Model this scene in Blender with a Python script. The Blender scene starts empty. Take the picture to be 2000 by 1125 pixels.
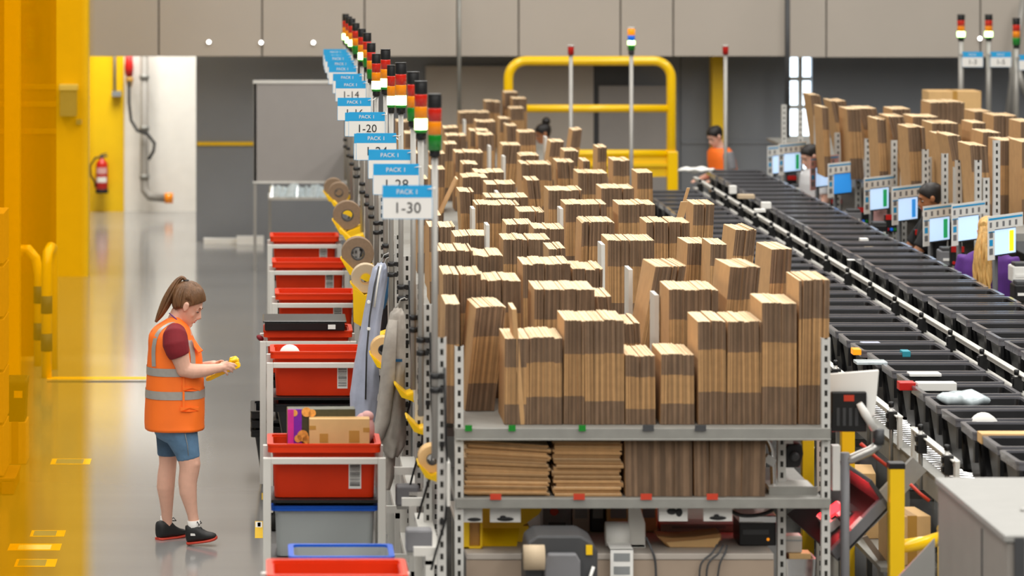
import bpy, bmesh, math, random
from mathutils import Vector, Matrix, Euler

# ------------------------------------------------------------------ camera, world, lights, exposure
S = bpy.context.scene
C = S.collection
FPX, CAM_H, VX, VY = 7000.0, 3.92, 510.0, -165.0      # long lens, in pixels of a 2000 x 1125 frame; eye height; principal point
cd = bpy.data.cameras.new('camera')
cam = bpy.data.objects.new('camera', cd); C.objects.link(cam)
cam.location = (0, 0, CAM_H); cam.rotation_euler = (math.pi/2, 0, 0)
cd.sensor_width = 36.0; cd.lens = 36.0*FPX/2000.0
cd.shift_x = (1000-VX)/2000.0; cd.shift_y = -(562.5-VY)/2000.0
cd.clip_start = 0.5; cd.clip_end = 200
cd.dof.use_dof = True; cd.dof.focus_distance = 22.4; cd.dof.aperture_fstop = 2.7
S.camera = cam
w = bpy.data.worlds.new('hall_ambient'); S.world = w; w.use_nodes = True
w.node_tree.nodes['Background'].inputs[0].default_value = (1.0, 0.97, 0.92, 1)
w.node_tree.nodes['Background'].inputs[1].default_value = 0.11
def area(name, loc, size, power, color=(1, .97, .92), rot=(0, 0, 0)):
    l = bpy.data.lights.new(name, 'AREA'); l.shape = 'RECTANGLE'; l.size, l.size_y = size; l.energy = power; l.color = color
    o = bpy.data.objects.new(name, l); o.location = loc; o.rotation_euler = rot; C.objects.link(o); o['kind'] = 'helper'; return o
for i, x in enumerate((-5.0, 0.5, 6.0, 11.5)):         # rows of high-bay lamps under the roof
    area('high_bay_lamp_row', (x, 16.0, 9.0), (1.6, 48), 2050)
area('back_bay_lamp', (-1.6, 45.4, 5.2), (2.0, 2.6), 420)   # the bright bay behind the hanging wall
S.view_settings.view_transform = 'Standard'; S.view_settings.look = 'None'
S.view_settings.gamma = 1.0; S.view_settings.use_curve_mapping = False
S.view_settings.exposure = 0.0
S.cycles.max_bounces = 8; S.cycles.transparent_max_bounces = 12; S.cycles.use_denoising = True
S.cycles.caustics_reflective = False; S.cycles.caustics_refractive = False

# ------------------------------------------------------------------ helpers
R = random.Random(11)
def FX(px, d): return (px-VX)*d/FPX
def FZ(py, d): return CAM_H-(py-VY)*d/FPX
def P(px, py, d): return Vector((FX(px, d), d, FZ(py, d)))
def lin(h):
    h = h.lstrip('#'); c = [int(h[i:i+2], 16)/255 for i in (0, 2, 4)]
    return tuple((x/12.92 if x <= .04045 else ((x+.055)/1.055)**2.4) for x in c)+(1,)
M = {}
def mat(name, hx, rough=.5, metal=0.0, var=0.0, vscale=6.0, bump=0.0, bscale=60.0, island=0.0, emit=0.0, coat=0.0, stretch=None, trans=0.0, spec=.5, hx2=None):
    m = bpy.data.materials.new(name); m.use_nodes = True; nt = m.node_tree; N = nt.nodes; L = nt.links
    b = N['Principled BSDF']; col = lin(hx)
    b.inputs['Base Color'].default_value = col; b.inputs['Roughness'].default_value = rough; b.inputs['Metallic'].default_value = metal
    b.inputs['Specular IOR Level'].default_value = spec
    if coat: b.inputs['Coat Weight'].default_value = coat
    if trans: b.inputs['Transmission Weight'].default_value = trans
    if emit: b.inputs['Emission Color'].default_value = col; b.inputs['Emission Strength'].default_value = emit
    co = N.new('ShaderNodeTexCoord'); src = co.outputs['Object']
    if stretch:
        mp = N.new('ShaderNodeMapping'); mp.inputs['Scale'].default_value = stretch; L.new(src, mp.inputs[0]); src = mp.outputs[0]
    val = None
    if var:
        n = N.new('ShaderNodeTexNoise'); n.inputs['Scale'].default_value = vscale; n.inputs['Detail'].default_value = 6; L.new(src, n.inputs['Vector'])
        mr = N.new('ShaderNodeMapRange'); mr.inputs['From Min'].default_value = .3; mr.inputs['From Max'].default_value = .7
        mr.inputs['To Min'].default_value = 1-var; mr.inputs['To Max'].default_value = 1+var; L.new(n.outputs['Fac'], mr.inputs[0]); val = mr.outputs[0]
    if island:
        g = N.new('ShaderNodeNewGeometry'); mr = N.new('ShaderNodeMapRange')
        mr.inputs['To Min'].default_value = 1-island; mr.inputs['To Max'].default_value = 1+island*.8; L.new(g.outputs['Random Per Island'], mr.inputs[0])
        if val is None: val = mr.outputs[0]
        else:
            mm = N.new('ShaderNodeMath'); mm.operation = 'MULTIPLY'; L.new(val, mm.inputs[0]); L.new(mr.outputs[0], mm.inputs[1]); val = mm.outputs[0]
    if val is not None:
        mx = N.new('ShaderNodeVectorMath'); mx.operation = 'SCALE'; mx.inputs[0].default_value = col[:3]; L.new(val, mx.inputs['Scale'])
        L.new(mx.outputs[0], b.inputs['Base Color'])
    if bump:
        n = N.new('ShaderNodeTexNoise'); n.inputs['Scale'].default_value = bscale; n.inputs['Detail'].default_value = 4; L.new(src, n.inputs['Vector'])
        bp = N.new('ShaderNodeBump'); bp.inputs['Strength'].default_value = bump; bp.inputs['Distance'].default_value = .01
        L.new(n.outputs['Fac'], bp.inputs['Height']); L.new(bp.outputs[0], b.inputs['Normal'])
    M[name] = m; return m

def rot_of(p, q):
    return (Vector(q)-Vector(p)).to_track_quat('Z', 'Y').to_matrix()
class MB:
    def __init__(s): s.v = []; s.f = []; s.m = []; s.s = []
    def add(s, vs, fs, m=0, smooth=False):
        o = len(s.v); s.v += [tuple(v) for v in vs]; s.f += [tuple(i+o for i in f) for f in fs]
        s.m += [m]*len(fs); s.s += [smooth]*len(fs); return s
    def box(s, c, d, m=0, rot=None):
        x, y, z = d[0]/2, d[1]/2, d[2]/2
        vs = [Vector((sx*x, sy*y, sz*z)) for sz in (-1, 1) for sy in (-1, 1) for sx in (-1, 1)]
        if rot is not None:
            rm = rot if isinstance(rot, Matrix) else Euler(rot).to_matrix(); vs = [rm @ v for v in vs]
        c = Vector(c)
        return s.add([v+c for v in vs], [(0, 2, 3, 1), (4, 5, 7, 6), (0, 1, 5, 4), (2, 6, 7, 3), (0, 4, 6, 2), (1, 3, 7, 5)], m)
    def box2(s, a, b, m=0):
        return s.box([(p+q)/2 for p, q in zip(a, b)], [abs(q-p) for p, q in zip(a, b)], m)
    def bar(s, p, q, wd, h, m=0):
        p, q = Vector(p), Vector(q); L = (q-p).length; z = (q-p).normalized()
        up = Vector((0, 0, 1)) if abs(z.z) < .95 else Vector((0, 1, 0))
        x = up.cross(z).normalized(); y = z.cross(x)
        rm = Matrix((x, y, z)).transposed()
        return s.box((p+q)/2, (wd, h, L), m, rm)
    def loft(s, rings, m=0, caps=(True, True), smooth=True, closed=True):
        n = len(rings[0]); vs = [v for r in rings for v in r]; fs = []
        for i in range(len(rings)-1):
            for j in range(n if closed else n-1):
                k = (j+1) % n
                fs.append((i*n+j, i*n+k, (i+1)*n+k, (i+1)*n+j))
        s.add(vs, fs, m, smooth); o = len(s.v)-len(vs)
        if caps[0]: s.f.append(tuple(o+j for j in reversed(range(n)))); s.m.append(m); s.s.append(False)
        if caps[1]: s.f.append(tuple(o+(len(rings)-1)*n+j for j in range(n))); s.m.append(m); s.s.append(False)
        return s
    def tube(s, pts, r, n=10, m=0, caps=(True, True), flat=1.0, smooth=True):
        pts = [Vector(p) for p in pts]; rs = r if isinstance(r, (list, tuple)) else [r]*len(pts); rings = []; px = None
        for i, p in enumerate(pts):
            t = (pts[min(i+1, len(pts)-1)]-pts[max(i-1, 0)]).normalized()
            if px is None:
                a = Vector((0, 1, 0)) if abs(t.y) < .9 else Vector((1, 0, 0)); px = a
            x = (px-t*px.dot(t)).normalized(); y = t.cross(x); px = x
            rings.append([p+x*(math.cos(2*math.pi*k/n)*rs[i])+y*(math.sin(2*math.pi*k/n)*rs[i]*flat) for k in range(n)])
        return s.loft(rings, m, caps, smooth)
    def cyl(s, p, q, r, n=16, m=0, r2=None): return s.tube([p, q], [r, r if r2 is None else r2], n, m)
    def lathe(s, prof, c, n=20, m=0, axis='Z', caps=(True, True), smooth=True):
        rings = []
        for r, z in prof:
            ring = []
            for k in range(n):
                a = 2*math.pi*k/n; v = (r*math.cos(a), r*math.sin(a), z)
                if axis == 'Y': v = (v[0], v[2], v[1])
                if axis == 'X': v = (v[2], v[0], v[1])
                ring.append(Vector(c)+Vector(v))
            rings.append(ring)
        return s.loft(rings, m, caps, smooth)
    def prism(s, poly, vec, m=0):
        n = len(poly); vec = Vector(vec); a = [Vector(p) for p in poly]; b = [p+vec for p in a]
        return s.add(a+b, [tuple(reversed(range(n))), tuple(range(n, 2*n))]+[(i, (i+1) % n, n+(i+1) % n, n+i) for i in range(n)], m)
    def ell(s, c, r, m=0, nu=14, nv=9, rot=None):
        rm = Euler(rot).to_matrix() if rot is not None and not isinstance(rot, Matrix) else rot
        rings = []
        for i in range(nv+1):
            a = math.pi*(i/nv); a = min(max(a, .06), math.pi-.06); ring = []
            for k in range(nu):
                t = 2*math.pi*k/nu
                v = Vector((r[0]*math.sin(a)*math.cos(t), r[1]*math.sin(a)*math.sin(t), -r[2]*math.cos(a)))
                if rm is not None: v = rm @ v
                ring.append(v+Vector(c))
            rings.append(ring)
        return s.loft(rings, m)
    def xf(s, mtx):
        s.v = [tuple(mtx @ Vector(v)) for v in s.v]; return s
    def build(s, name, mats, parent=None, world=False, bevel=0.0, origin=None, fix=True, at=None):
        me = bpy.data.meshes.new(name)
        off = Vector(origin) if origin is not None else (parent.matrix_basis.translation if (world and parent is not None) else Vector((0, 0, 0)))
        if world and parent is not None and parent.parent is not None: off = off+parent.parent.matrix_basis.translation
        me.from_pydata([tuple(Vector(v)-off) for v in s.v], [], s.f)
        mats = mats if isinstance(mats, (list, tuple)) else [mats]
        for x in mats: me.materials.append(M[x] if isinstance(x, str) else x)
        me.polygons.foreach_set('material_index', s.m); me.polygons.foreach_set('use_smooth', s.s)
        if fix:
            bm = bmesh.new(); bm.from_mesh(me); bmesh.ops.recalc_face_normals(bm, faces=bm.faces[:]); bm.to_mesh(me); bm.free()
        o = bpy.data.objects.new(name, me); C.objects.link(o)
        if parent is not None: o.parent = parent
        if origin is not None: o.location = origin
        if at is not None: o.location = at
        if bevel:
            b = o.modifiers.new('edge', 'BEVEL'); b.width = bevel; b.segments = 2; b.limit_method = 'ANGLE'
        return o
def tag(o, label=None, cat=None, group=None, kind=None):
    if label: o['label'] = label
    if cat: o['category'] = cat
    if group: o['group'] = group
    if kind: o['kind'] = kind
    return o
def thing(name, label, cat, loc=(0, 0, 0), group=None, rz=0.0):
    o = bpy.data.objects.new(name, None); C.objects.link(o); o.location = loc; o.rotation_euler = (0, 0, rz); o.empty_display_size = .1
    o.matrix_basis = Matrix.LocRotScale(Vector(loc), Euler((0, 0, rz)), Vector((1, 1, 1)))
    return tag(o, label, cat, group)
def struct(o): o['kind'] = 'structure'; return o
def copy_tree(o, loc=None, label=None, rz=None, parent=None):
    c = o.copy(); C.objects.link(c)
    if parent is not None: c.parent = parent
    if loc is not None: c.location = loc
    if rz is not None: c.rotation_euler = (0, 0, rz)
    if label: c['label'] = label
    for ch in list(o.children): copy_tree(ch, parent=c)
    return c
ORD = 'first second third fourth fifth sixth seventh eighth ninth tenth eleventh twelfth thirteenth fourteenth fifteenth sixteenth seventeenth eighteenth nineteenth twentieth'.split()
TENS = {20: 'twenty', 30: 'thirty', 40: 'forty', 50: 'fifty', 60: 'sixty'}
def nth(i):
    i += 1
    if i <= 20: return ORD[i-1]
    t = i//10*10
    return (TENS[t][:-1]+'ieth') if i % 10 == 0 else TENS[t]+'-'+ORD[i % 10-1]
def text(name, string, size, loc, mat_name, parent, rot=(math.pi/2, 0, 0), align='CENTER', ext=.0006):
    cu = bpy.data.curves.new(name, 'FONT'); cu.body = string; cu.size = size; cu.align_x = align; cu.align_y = 'CENTER'; cu.extrude = ext; cu.resolution_u = 3
    t = bpy.data.objects.new(name, cu); C.objects.link(t)
    me = bpy.data.meshes.new_from_object(t.evaluated_get(bpy.context.evaluated_depsgraph_get()))
    bpy.data.objects.remove(t); bpy.data.curves.remove(cu)
    me.materials.clear(); me.materials.append(M[mat_name]); me.name = name
    o = bpy.data.objects.new(name, me); C.objects.link(o); o.parent = parent; o.location = loc; o.rotation_euler = rot
    return o
def rr(wd, dp, r, z, n=4, c=(0, 0)):
    out = []
    for cx, cy, a0 in ((wd/2-r, dp/2-r, 0), (-wd/2+r, dp/2-r, 90), (-wd/2+r, -dp/2+r, 180), (wd/2-r, -dp/2+r, 270)):
        for k in range(n+1):
            a = math.radians(a0+90*k/n); out.append(Vector((c[0]+cx+r*math.cos(a), c[1]+cy+r*math.sin(a), z)))
    return out

def smooth_path(pts, n=6):
    pts = [Vector(p) for p in pts]; out = []
    for i in range(len(pts)-1):
        a, b, c, e = pts[max(i-1, 0)], pts[i], pts[i+1], pts[min(i+2, len(pts)-1)]
        for k in range(n):
            u = k/n; out.append(.5*((2*b)+(c-a)*u+(2*a-5*b+4*c-e)*u*u+(-a+3*b-3*c+e)*u**3))
    return out+[pts[-1]]

# ------------------------------------------------------------------ materials
mat('floor_epoxy', '#8b8a88', .13, var=.10, vscale=1.0, bump=.012, bscale=1.2, spec=.8, stretch=(.12, 1.1, 1))
mat('yellow_paint', '#f2c400', .45, var=.03)
mat('yellow_gloss', '#ffcd00', .28, var=.02, coat=.3)
mat('white_wall', '#efece4', .6, var=.03)
mat('grey_wall', '#868a90', .6, var=.04, vscale=2)
mat('taupe_panel', '#b3aa9f', .55, var=.03, vscale=1)
mat('seam_dark', '#55524e', .7)
mat('dark_void', '#2c2b2a', .8)
mat('board_grey', '#98938f', .5, var=.02)
mat('steel', '#b4b3af', .35, .7, var=.06, vscale=20)
mat('galv', '#93928c', .5, .3, var=.08, vscale=12)
mat('white_metal', '#d5d3cc', .45, var=.03)
mat('alu', '#9f9c96', .4, .3)
mat('chrome', '#d8d8d8', .15, 1.0)
mat('black_plastic', '#141415', .42, var=.2, vscale=5)
mat('black_tote', '#161618', .3, var=.25, vscale=4, bump=.05, bscale=30)
mat('rubber', '#0c0c0c', .7)
mat('grey_plastic', '#8a8d8d', .5, var=.04)
mat('dark_grey', '#3f4042', .5, var=.08)
mat('mid_grey', '#77777a', .5, var=.06)
mat('red_tote', '#d2340a', .42, var=.05, spec=.25)
mat('blue_rim', '#0b56c4', .4, spec=.3)
mat('grey_tote', '#a0a5a5', .5)
mat('paper_white', '#ecebe6', .6)
mat('sign_white', '#e9e7e2', .5)
mat('sign_blue', '#189fda', .5)
mat('ink', '#1c1c1e', .6)
mat('kraft', '#bd9464', .8, var=.08, vscale=14, island=.08, bump=.05, bscale=80)
mat('kraft_edge', '#735c47', .9, var=.18, vscale=30, island=.38, bump=.25, bscale=220, stretch=(1, 1, .25))
mat('kraft_fold', '#a88256', .85, var=.10, vscale=24, island=.36)
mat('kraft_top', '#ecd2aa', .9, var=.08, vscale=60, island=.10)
mat('kraft_carton', '#d6ae76', .75, var=.05, vscale=10)
mat('tape_tan', '#b98a3e', .35, var=.03)
mat('paper_brown', '#a77a48', .7, var=.06)
mat('roll_side', '#86705a', .85, var=.08, vscale=40)
mat('roll_pale', '#c4b093', .85, var=.05)
mat('red_plastic', '#c31d16', .35)
mat('red_lens', '#c8200c', .2, coat=.4, emit=.05)
mat('amber_lens', '#f08a00', .2, coat=.4, emit=.10)
mat('green_lens', '#0b7a1e', .2, coat=.4, emit=.08)
mat('lit_green', '#c4ff9a', .3, emit=7.0)
mat('orange_lens', '#ff9a1a', .3, emit=.6)
mat('blue_lens', '#1668d8', .3, emit=.4)
mat('screen_lit', '#bfdcff', .3, emit=.75)
mat('screen_green', '#12a05c', .3, emit=.5)
mat('screen_blue', '#2f8fe0', .3, emit=.6)
mat('screen_yellow', '#f2e21a', .3, emit=.8)
mat('glow_red', '#ff2a30', .3, emit=5.0)
mat('glint_white', '#ffffff', .3, emit=6.0)
mat('led_blue', '#7a6cff', .3, emit=4.0)
mat('window_light', '#e4f3ff', .3, emit=2.6)
mat('skin', '#e2b099', .5, var=.04, vscale=30)
mat('skin_brown', '#a9704b', .5, var=.04, vscale=30)
mat('lips', '#b8635a', .45)
mat('eye_white', '#cfc6bd', .3)
mat('hair_brown', '#6d4b2d', .5, var=.30, vscale=40, stretch=(1, 1, .3), bump=.4, bscale=120)
mat('hair_blonde', '#d3a661', .5, var=.28, vscale=35, stretch=(1.5, 1.5, .3), bump=.5, bscale=90)
mat('hair_dark', '#17100d', .5, var=.2, vscale=30)
mat('hivis', '#ff761a', .65, var=.05, vscale=9, bump=.12, bscale=14)
mat('reflective', '#a8a39c', .4, .15, var=.06, vscale=30)
mat('maroon', '#7d1420', .8, var=.1, vscale=14, bump=.1, bscale=30)
mat('denim', '#5d7f9e', .8, var=.14, vscale=18, bump=.15, bscale=120)
mat('denim_shaded', '#4a6680', .8, var=.14, vscale=18)  # same denim, with the far leg's shade put into the colour
mat('shoe_black', '#1d1d1d', .6, var=.15, vscale=30)
mat('shoe_sole', '#c8402c', .55)
mat('sock', '#e2dfda', .8)
mat('purple', '#5b2e84', .8, var=.1, vscale=12, bump=.12, bscale=16)
mat('white_cloth', '#e4e4e6', .8, var=.03)
mat('black_cloth', '#161618', .85, var=.1)
mat('jacket', '#adb3c6', .42, var=.1, vscale=10, bump=.45, bscale=14)
mat('cardigan', '#a39c93', .9, var=.1, vscale=20, bump=.3, bscale=30)
mat('blue_cloth', '#134a70', .8, var=.08)
mat('box_purple', '#7b1fa8', .4, var=.2, vscale=20)
mat('box_pink', '#d42f96', .4, var=.15, vscale=16)
mat('box_window', '#4c4a33', .3, var=.2, vscale=20)
mat('pink_soft', '#d9a7a3', .8, var=.1)
mat('ext_red', '#c41f10', .35)
mat('red_sign', '#c23a1e', .5)
mat('pipe_grey', '#8f8a82', .5)
mat('bench_top', '#b3aaa0', .45, var=.03)
mat('bench_edge', '#a3917f', .5, var=.04)
mat('teal', '#2c93a5', .5)
mat('plastic_clear', '#c8d4d8', .15, var=.2, vscale=20)
mat('grey_box_metal', '#9b9a96', .5, .2, var=.04)
mat('grey_box_side', '#8e8881', .55, .1, var=.05)

def slotted():
    m = mat('slotted_steel', '#d0cfca', .45, .3); nt = m.node_tree; N = nt.nodes; L = nt.links; b = N['Principled BSDF']
    co = N.new('ShaderNodeTexCoord'); sx = N.new('ShaderNodeSeparateXYZ'); L.new(co.outputs['Object'], sx.inputs[0])
    def mth(op, a, b_=None):
        n = N.new('ShaderNodeMath'); n.operation = op
        for i, q in enumerate((a, b_)):
            if q is None: continue
            if isinstance(q, (int, float)): n.inputs[i].default_value = q
            else: L.new(q, n.inputs[i])
        return n.outputs[0]
    fz = mth('FRACT', mth('MULTIPLY', sx.outputs[2], 18.0)); a = mth('LESS_THAN', fz, .5)
    bx = mth('LESS_THAN', mth('ABSOLUTE', sx.outputs[0]), .0075); k = mth('MULTIPLY', a, bx)
    mx = N.new('ShaderNodeMix'); mx.data_type = 'RGBA'; L.new(k, mx.inputs[0])
    mx.inputs[6].default_value = lin('#d0cfca'); mx.inputs[7].default_value = lin('#26241f'); L.new(mx.outputs[2], b.inputs['Base Color'])
slotted()
def translucent(name, hx, fog):
    m = bpy.data.materials.new(name); m.use_nodes = True; nt = m.node_tree; N = nt.nodes; L = nt.links
    N.remove(N['Principled BSDF']); out = N['Material Output']
    t = N.new('ShaderNodeBsdfTransparent'); t.inputs[0].default_value = lin(hx)
    dfs = N.new('ShaderNodeBsdfDiffuse'); dfs.inputs[0].default_value = lin('#e6bc00')
    tl = N.new('ShaderNodeBsdfTranslucent'); tl.inputs[0].default_value = lin('#e6bc00')
    a = N.new('ShaderNodeMixShader'); a.inputs[0].default_value = .5; L.new(dfs.outputs[0], a.inputs[1]); L.new(tl.outputs[0], a.inputs[2])
    b = N.new('ShaderNodeMixShader'); b.inputs[0].default_value = fog; L.new(t.outputs[0], b.inputs[1]); L.new(a.outputs[0], b.inputs[2])
    L.new(b.outputs[0], out.inputs[0]); M[name] = m
translucent('amber_sheet', '#fdeeb0', .17)
translucent('amber_sheet_far', '#dcb84c', .30)
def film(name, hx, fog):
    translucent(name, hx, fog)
film('amber_reflection', '#fff04a', .55)  # pale yellow standing in for lamp light reflected off the sheet
# ------------------------------------------------------------------ the setting
def plane_struct(name, a, b, m):
    return struct(MB().box2(a, b).build(name, m))
plane_struct('floor', (-14, 3, -.1), (16, 60, 0), 'floor_epoxy')
YB, YG, YW = 42.0, 43.2, 47.5
# hanging wall of taupe panels across the hall
xs = [FX(172, YB)]+[FX(p, YB) for p in (310, 512, 712, 893, 1013, 1212, 1315, 1534)]
wallp = MB()
for a, b in zip(xs, xs[1:]): wallp.box2((a+.008, YB, FZ(110, YB)), (b-.008, YB+.16, 6.2))
x2 = [FX(p, YB) for p in (1541, 1614, 1915, 2250)]
for a, b in zip(x2, x2[1:]): wallp.box2((a+.008, YB, FZ(112, YB)), (b-.008, YB+.16, 6.2))
struct(wallp.build('wall_hanging', 'taupe_panel', bevel=.004))
struct(MB().box2((xs[0], YB+.05, FZ(109, YB)), (x2[-1], YB+.15, 6.2)).build('trim_1', 'seam_dark'))
# grey wall under it
gw = MB()
xg = FX(383, YG)
for a, b in ((383, 1165), (1172, 1330), (1330, 1534), (1586, 2300)):
    gw.box2((FX(a, YG), YG, 0), (FX(b, YG)-.01, YG+.15, 3.6))
struct(gw.build('wall_back', 'grey_wall'))
struct(MB().box2((FX(1150, YG), YG+.14, 0), (FX(1600, YG), YG+.2, 3.6)).build('wall_back_gap', 'dark_void'))
struct(MB().box2((FX(385, YG), YG-.03, FZ(284, YG)), (FX(500, YG), YG, FZ(277, YG))).build('trim_2', 'yellow_paint'))
struct(MB().box2((FX(1330, YG), YG-.02, FZ(281, YG)), (FX(1534, YG), YG, FZ(275, YG))).build('trim_3', 'grey_wall'))
# dock window strip with daylight
win = MB().box2((FX(1538, YG), YG+.05, FZ(330, YG)), (FX(1584, YG), YG+.1, FZ(100, YG)))
wo = struct(win.build('window_1', 'window_light'))
wf = MB().box2((FX(1558, YG), YG-.06, 0), (FX(1566, YG), YG+.04, 3.4))
for yy in (150, 205, 265): wf.box2((FX(1538, YG), YG-.01, FZ(yy+8, YG)), (FX(1584, YG), YG+.04, FZ(yy, YG)))
wf.build('window_frame', 'white_metal', wo)
# bright bay beyond the opening
plane_struct('wall_bay', (FX(242, YW), YW, 0), (2.0, YW+.2, 6), 'white_wall')
plane_struct('wall_bay_yellow', (FX(100, YW), YW-.05, 0), (FX(242, YW), YW+.15, 6), 'yellow_paint')
plane_struct('wall_bay_side', (-7, YW+.3, 0), (FX(100, YW), YW+.5, 6), 'white_wall')
# yellow column, and yellow wall beyond the curtain
plane_struct('column', (FX(100, 38.9), 38.9, 0), (FX(171, 38.9), 39.3, 6.2), 'yellow_paint')
plane_struct('wall_left', (-8, 39.3, 0), (FX(104, 39.3), 39.5, 6.2), 'yellow_paint')
plane_struct('trim_4', (FX(10, 29.3), 29.2, 0), (FX(39, 29.3), 29.4, 4.6), 'yellow_paint')
tag(MB().box2((FX(1386, 43), 42.75, 0), (FX(1411, 43), 43.0, 3.6)).build('steel_column', 'yellow_paint'), 'yellow painted steel column behind the man in the orange vest', 'column')['kind'] = 'structure'
# round white glints on the hanging wall, built as small glowing fittings
for i, (px, py) in enumerate(((408, 82), (510, 83), (612, 83), (1913, 75))):
    p = P(px, py, YB)
    t = thing('wall_glint', 'small round white glint on the taupe hanging wall, '+('near the yellow column', 'second from the yellow column', 'beside the far signal towers', 'beside the signs above the far shelf')[i], 'light', (p.x, YB, p.z), 'round glints on the hanging wall')
    MB().lathe([(.025, -.03), (.025, 0)], (0, 0, 0), 14, axis='Y').build('housing', 'white_metal', t)  # white ring of the stand-in for the glint, not a lamp housing
    MB().lathe([(.003, -.036), (.019, -.034), (.021, -.03)], (0, 0, 0), 14, axis='Y').build('lens', 'glint_white', t)
# slim conduit hanging in front of the panels
for px, y0, y1, d, lab in ((897, -60, 240, 41.5, 'thin grey cable conduit hanging in front of the taupe wall above the boxes'), (1538, -60, 270, 41.6, 'dark grey vertical conduit beside the bright window strip')):
    a, b = P(px, y0, d), P(px, y1, d)
    tag(MB().cyl((a.x, d, a.z), (b.x, d, b.z), .022 if px < 1000 else .03).build('conduit', 'galv' if px < 1000 else 'dark_grey', origin=(a.x, d, b.z)), lab, 'pipe')
# --- things on the far walls
p = P(136, 228, 38.85)
t = thing('access_reader', 'grey wall box with two blue lights on the yellow column', 'wall box', (FX(136, 38.85), 38.9, FZ(228, 38.85)))
MB().box2((FX(117, 38.8), 38.72, FZ(227, 38.8)), (FX(150, 38.8), 38.9, FZ(176, 38.8))).build('case', 'galv', t, True, bevel=.01)
MB().box2((FX(116, 38.8), 38.70, FZ(176, 38.8)), (FX(152, 38.8), 38.9, FZ(165, 38.8))).build('hood', 'white_metal', t, True, bevel=.008)
for px in (122, 134): MB().lathe([(.012, 0), (.01, -.012)], (FX(px, 38.7), 38.72, FZ(174, 38.7)), 10, axis='Y').build('light', 'led_blue', t, True)
tag(MB().box2((FX(149, 38.88), 38.84, FZ(243, 38.88)), (FX(159, 38.88), 38.9, FZ(233, 38.88))).build('socket_box', 'grey_plastic', origin=(FX(154, 38.9), 38.9, FZ(243, 38.9)), bevel=.004), 'small grey socket box under the wall reader on the yellow column', 'socket')
t = thing('conduit', 'grey conduit with a switch box on the yellow bay wall above the extinguisher', 'pipe', (FX(224, 47.4), 47.4, FZ(188, 47.4)))
MB().cyl(P(224, 60, 47.4), P(224, 180, 47.4), .018).build('tube', 'galv', t, True)
MB().box2((FX(219, 47.4), 47.34, FZ(188, 47.4)), (FX(237, 47.4), 47.44, FZ(178, 47.4))).build('switch_box', 'grey_plastic', t, True)
# fire extinguisher
def extinguisher(px, d, ytop, ybot, lab):
    t = thing('fire_extinguisher', lab, 'fire extinguisher', (FX(px, d), d, FZ(ybot, d)))
    h = FZ(ytop, d)-FZ(ybot, d); r = h*.155
    MB().lathe([(r*.85, 0), (r, .02), (r, h*.72), (r*.9, h*.79), (r*.4, h*.86), (r*.28, h*.9)], (0, 0, 0), 20).build('cylinder', 'ext_red', t)
    MB().lathe([(r*1.02, 0), (r*1.05, .01), (r*1.05, .05), (r*1.0, .055)], (0, 0, 0), 20).build('foot_ring', 'rubber', t)
    MB().lathe([(r*.3, h*.88), (r*.34, h*.92), (r*.2, h*.95)], (0, 0, 0), 12).box((r*.35, 0, h*.95), (r*1.2, .03, .02)).box((r*.3, 0, h*1.0), (r*1.1, .03, .014), rot=(0, -.25, 0)).build('valve', 'dark_grey', t)
    MB().tube([(-.02, 0, h*.92), (-r*1.1, 0, h*.9), (-r*2, -.01, h*.7), (-r*1.9, -.02, h*.45), (-r*1.2, -.03, h*.3), (-r*1.0, -.03, h*.15)], .014).build('hose', 'rubber', t)
    lb = MB()
    for k in range(9):
        a0, a1 = [-math.pi/2+(q-4.5)*.2 for q in (k, k+1)]
        for z0, z1, m in ((h*.5, h*.66, 0), (h*.28, h*.42, 1)):
            lb.add([(1.02*r*math.cos(a0), 1.02*r*math.sin(a0), z0), (1.02*r*math.cos(a1), 1.02*r*math.sin(a1), z0), (1.02*r*math.cos(a1), 1.02*r*math.sin(a1), z1), (1.02*r*math.cos(a0), 1.02*r*math.sin(a0), z1)], [(0, 1, 2, 3)], m)
    lb.build('label', ['pink_soft', 'paper_white'], t)
    MB().box((0, .1, h*.6), (.05, .12, .03)).build('bracket', 'dark_grey', t)
extinguisher(199, 47.3, 301, 377, 'red fire extinguisher hanging on the yellow bay wall')
# downpipe and hose on the bay wall
t = thing('drain_pipe', 'grey drain pipe bending along the foot of the white bay wall', 'pipe', (FX(282, 47.2), 47.2, FZ(386, 47.2)))
MB().tube([P(282, 60, 47.2), P(282, 350, 47.2), P(283, 372, 47.15), P(292, 384, 47.1), P(322, 387, 47.1)], .055, 14).build('pipe', 'pipe_grey', t, True)
MB().cyl(P(322, 387, 47.1), P(338, 387, 47.1), .07, 14).build('end_cap', 'amber_lens', t, True)
for py in (150, 250, 345): MB().lathe([(.066, -.03), (.066, .03)], P(282, py, 47.2), 14).box(P(282, py, 47.34), (.05, .28, .05)).build('clamp', 'galv', t, True)
t = thing('valve_hose', 'red valve with a black hose looping past the drain pipe', 'hose', (FX(252, 47.3), 47.3, FZ(150, 47.3)))
MB().lathe([(.05, 0), (.06, .1), (.04, .34)], P(252, 148, 47.3), 12).build('valve', 'red_plastic', t, True)
MB().lathe([(.03, -.1), (.055, 0), (.03, .05)], P(253, 155, 47.3), 12).build('fitting', 'tape_tan', t, True)
MB().tube([P(252, 158, 47.25), P(252, 200, 47.2), P(256, 235, 47.15), P(268, 255, 47.1), P(288, 262, 47.05), P(302, 280, 47.05), P(300, 295, 47.05), P(290, 312, 47.05)], .02).build('hose', 'rubber', t, True)
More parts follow.
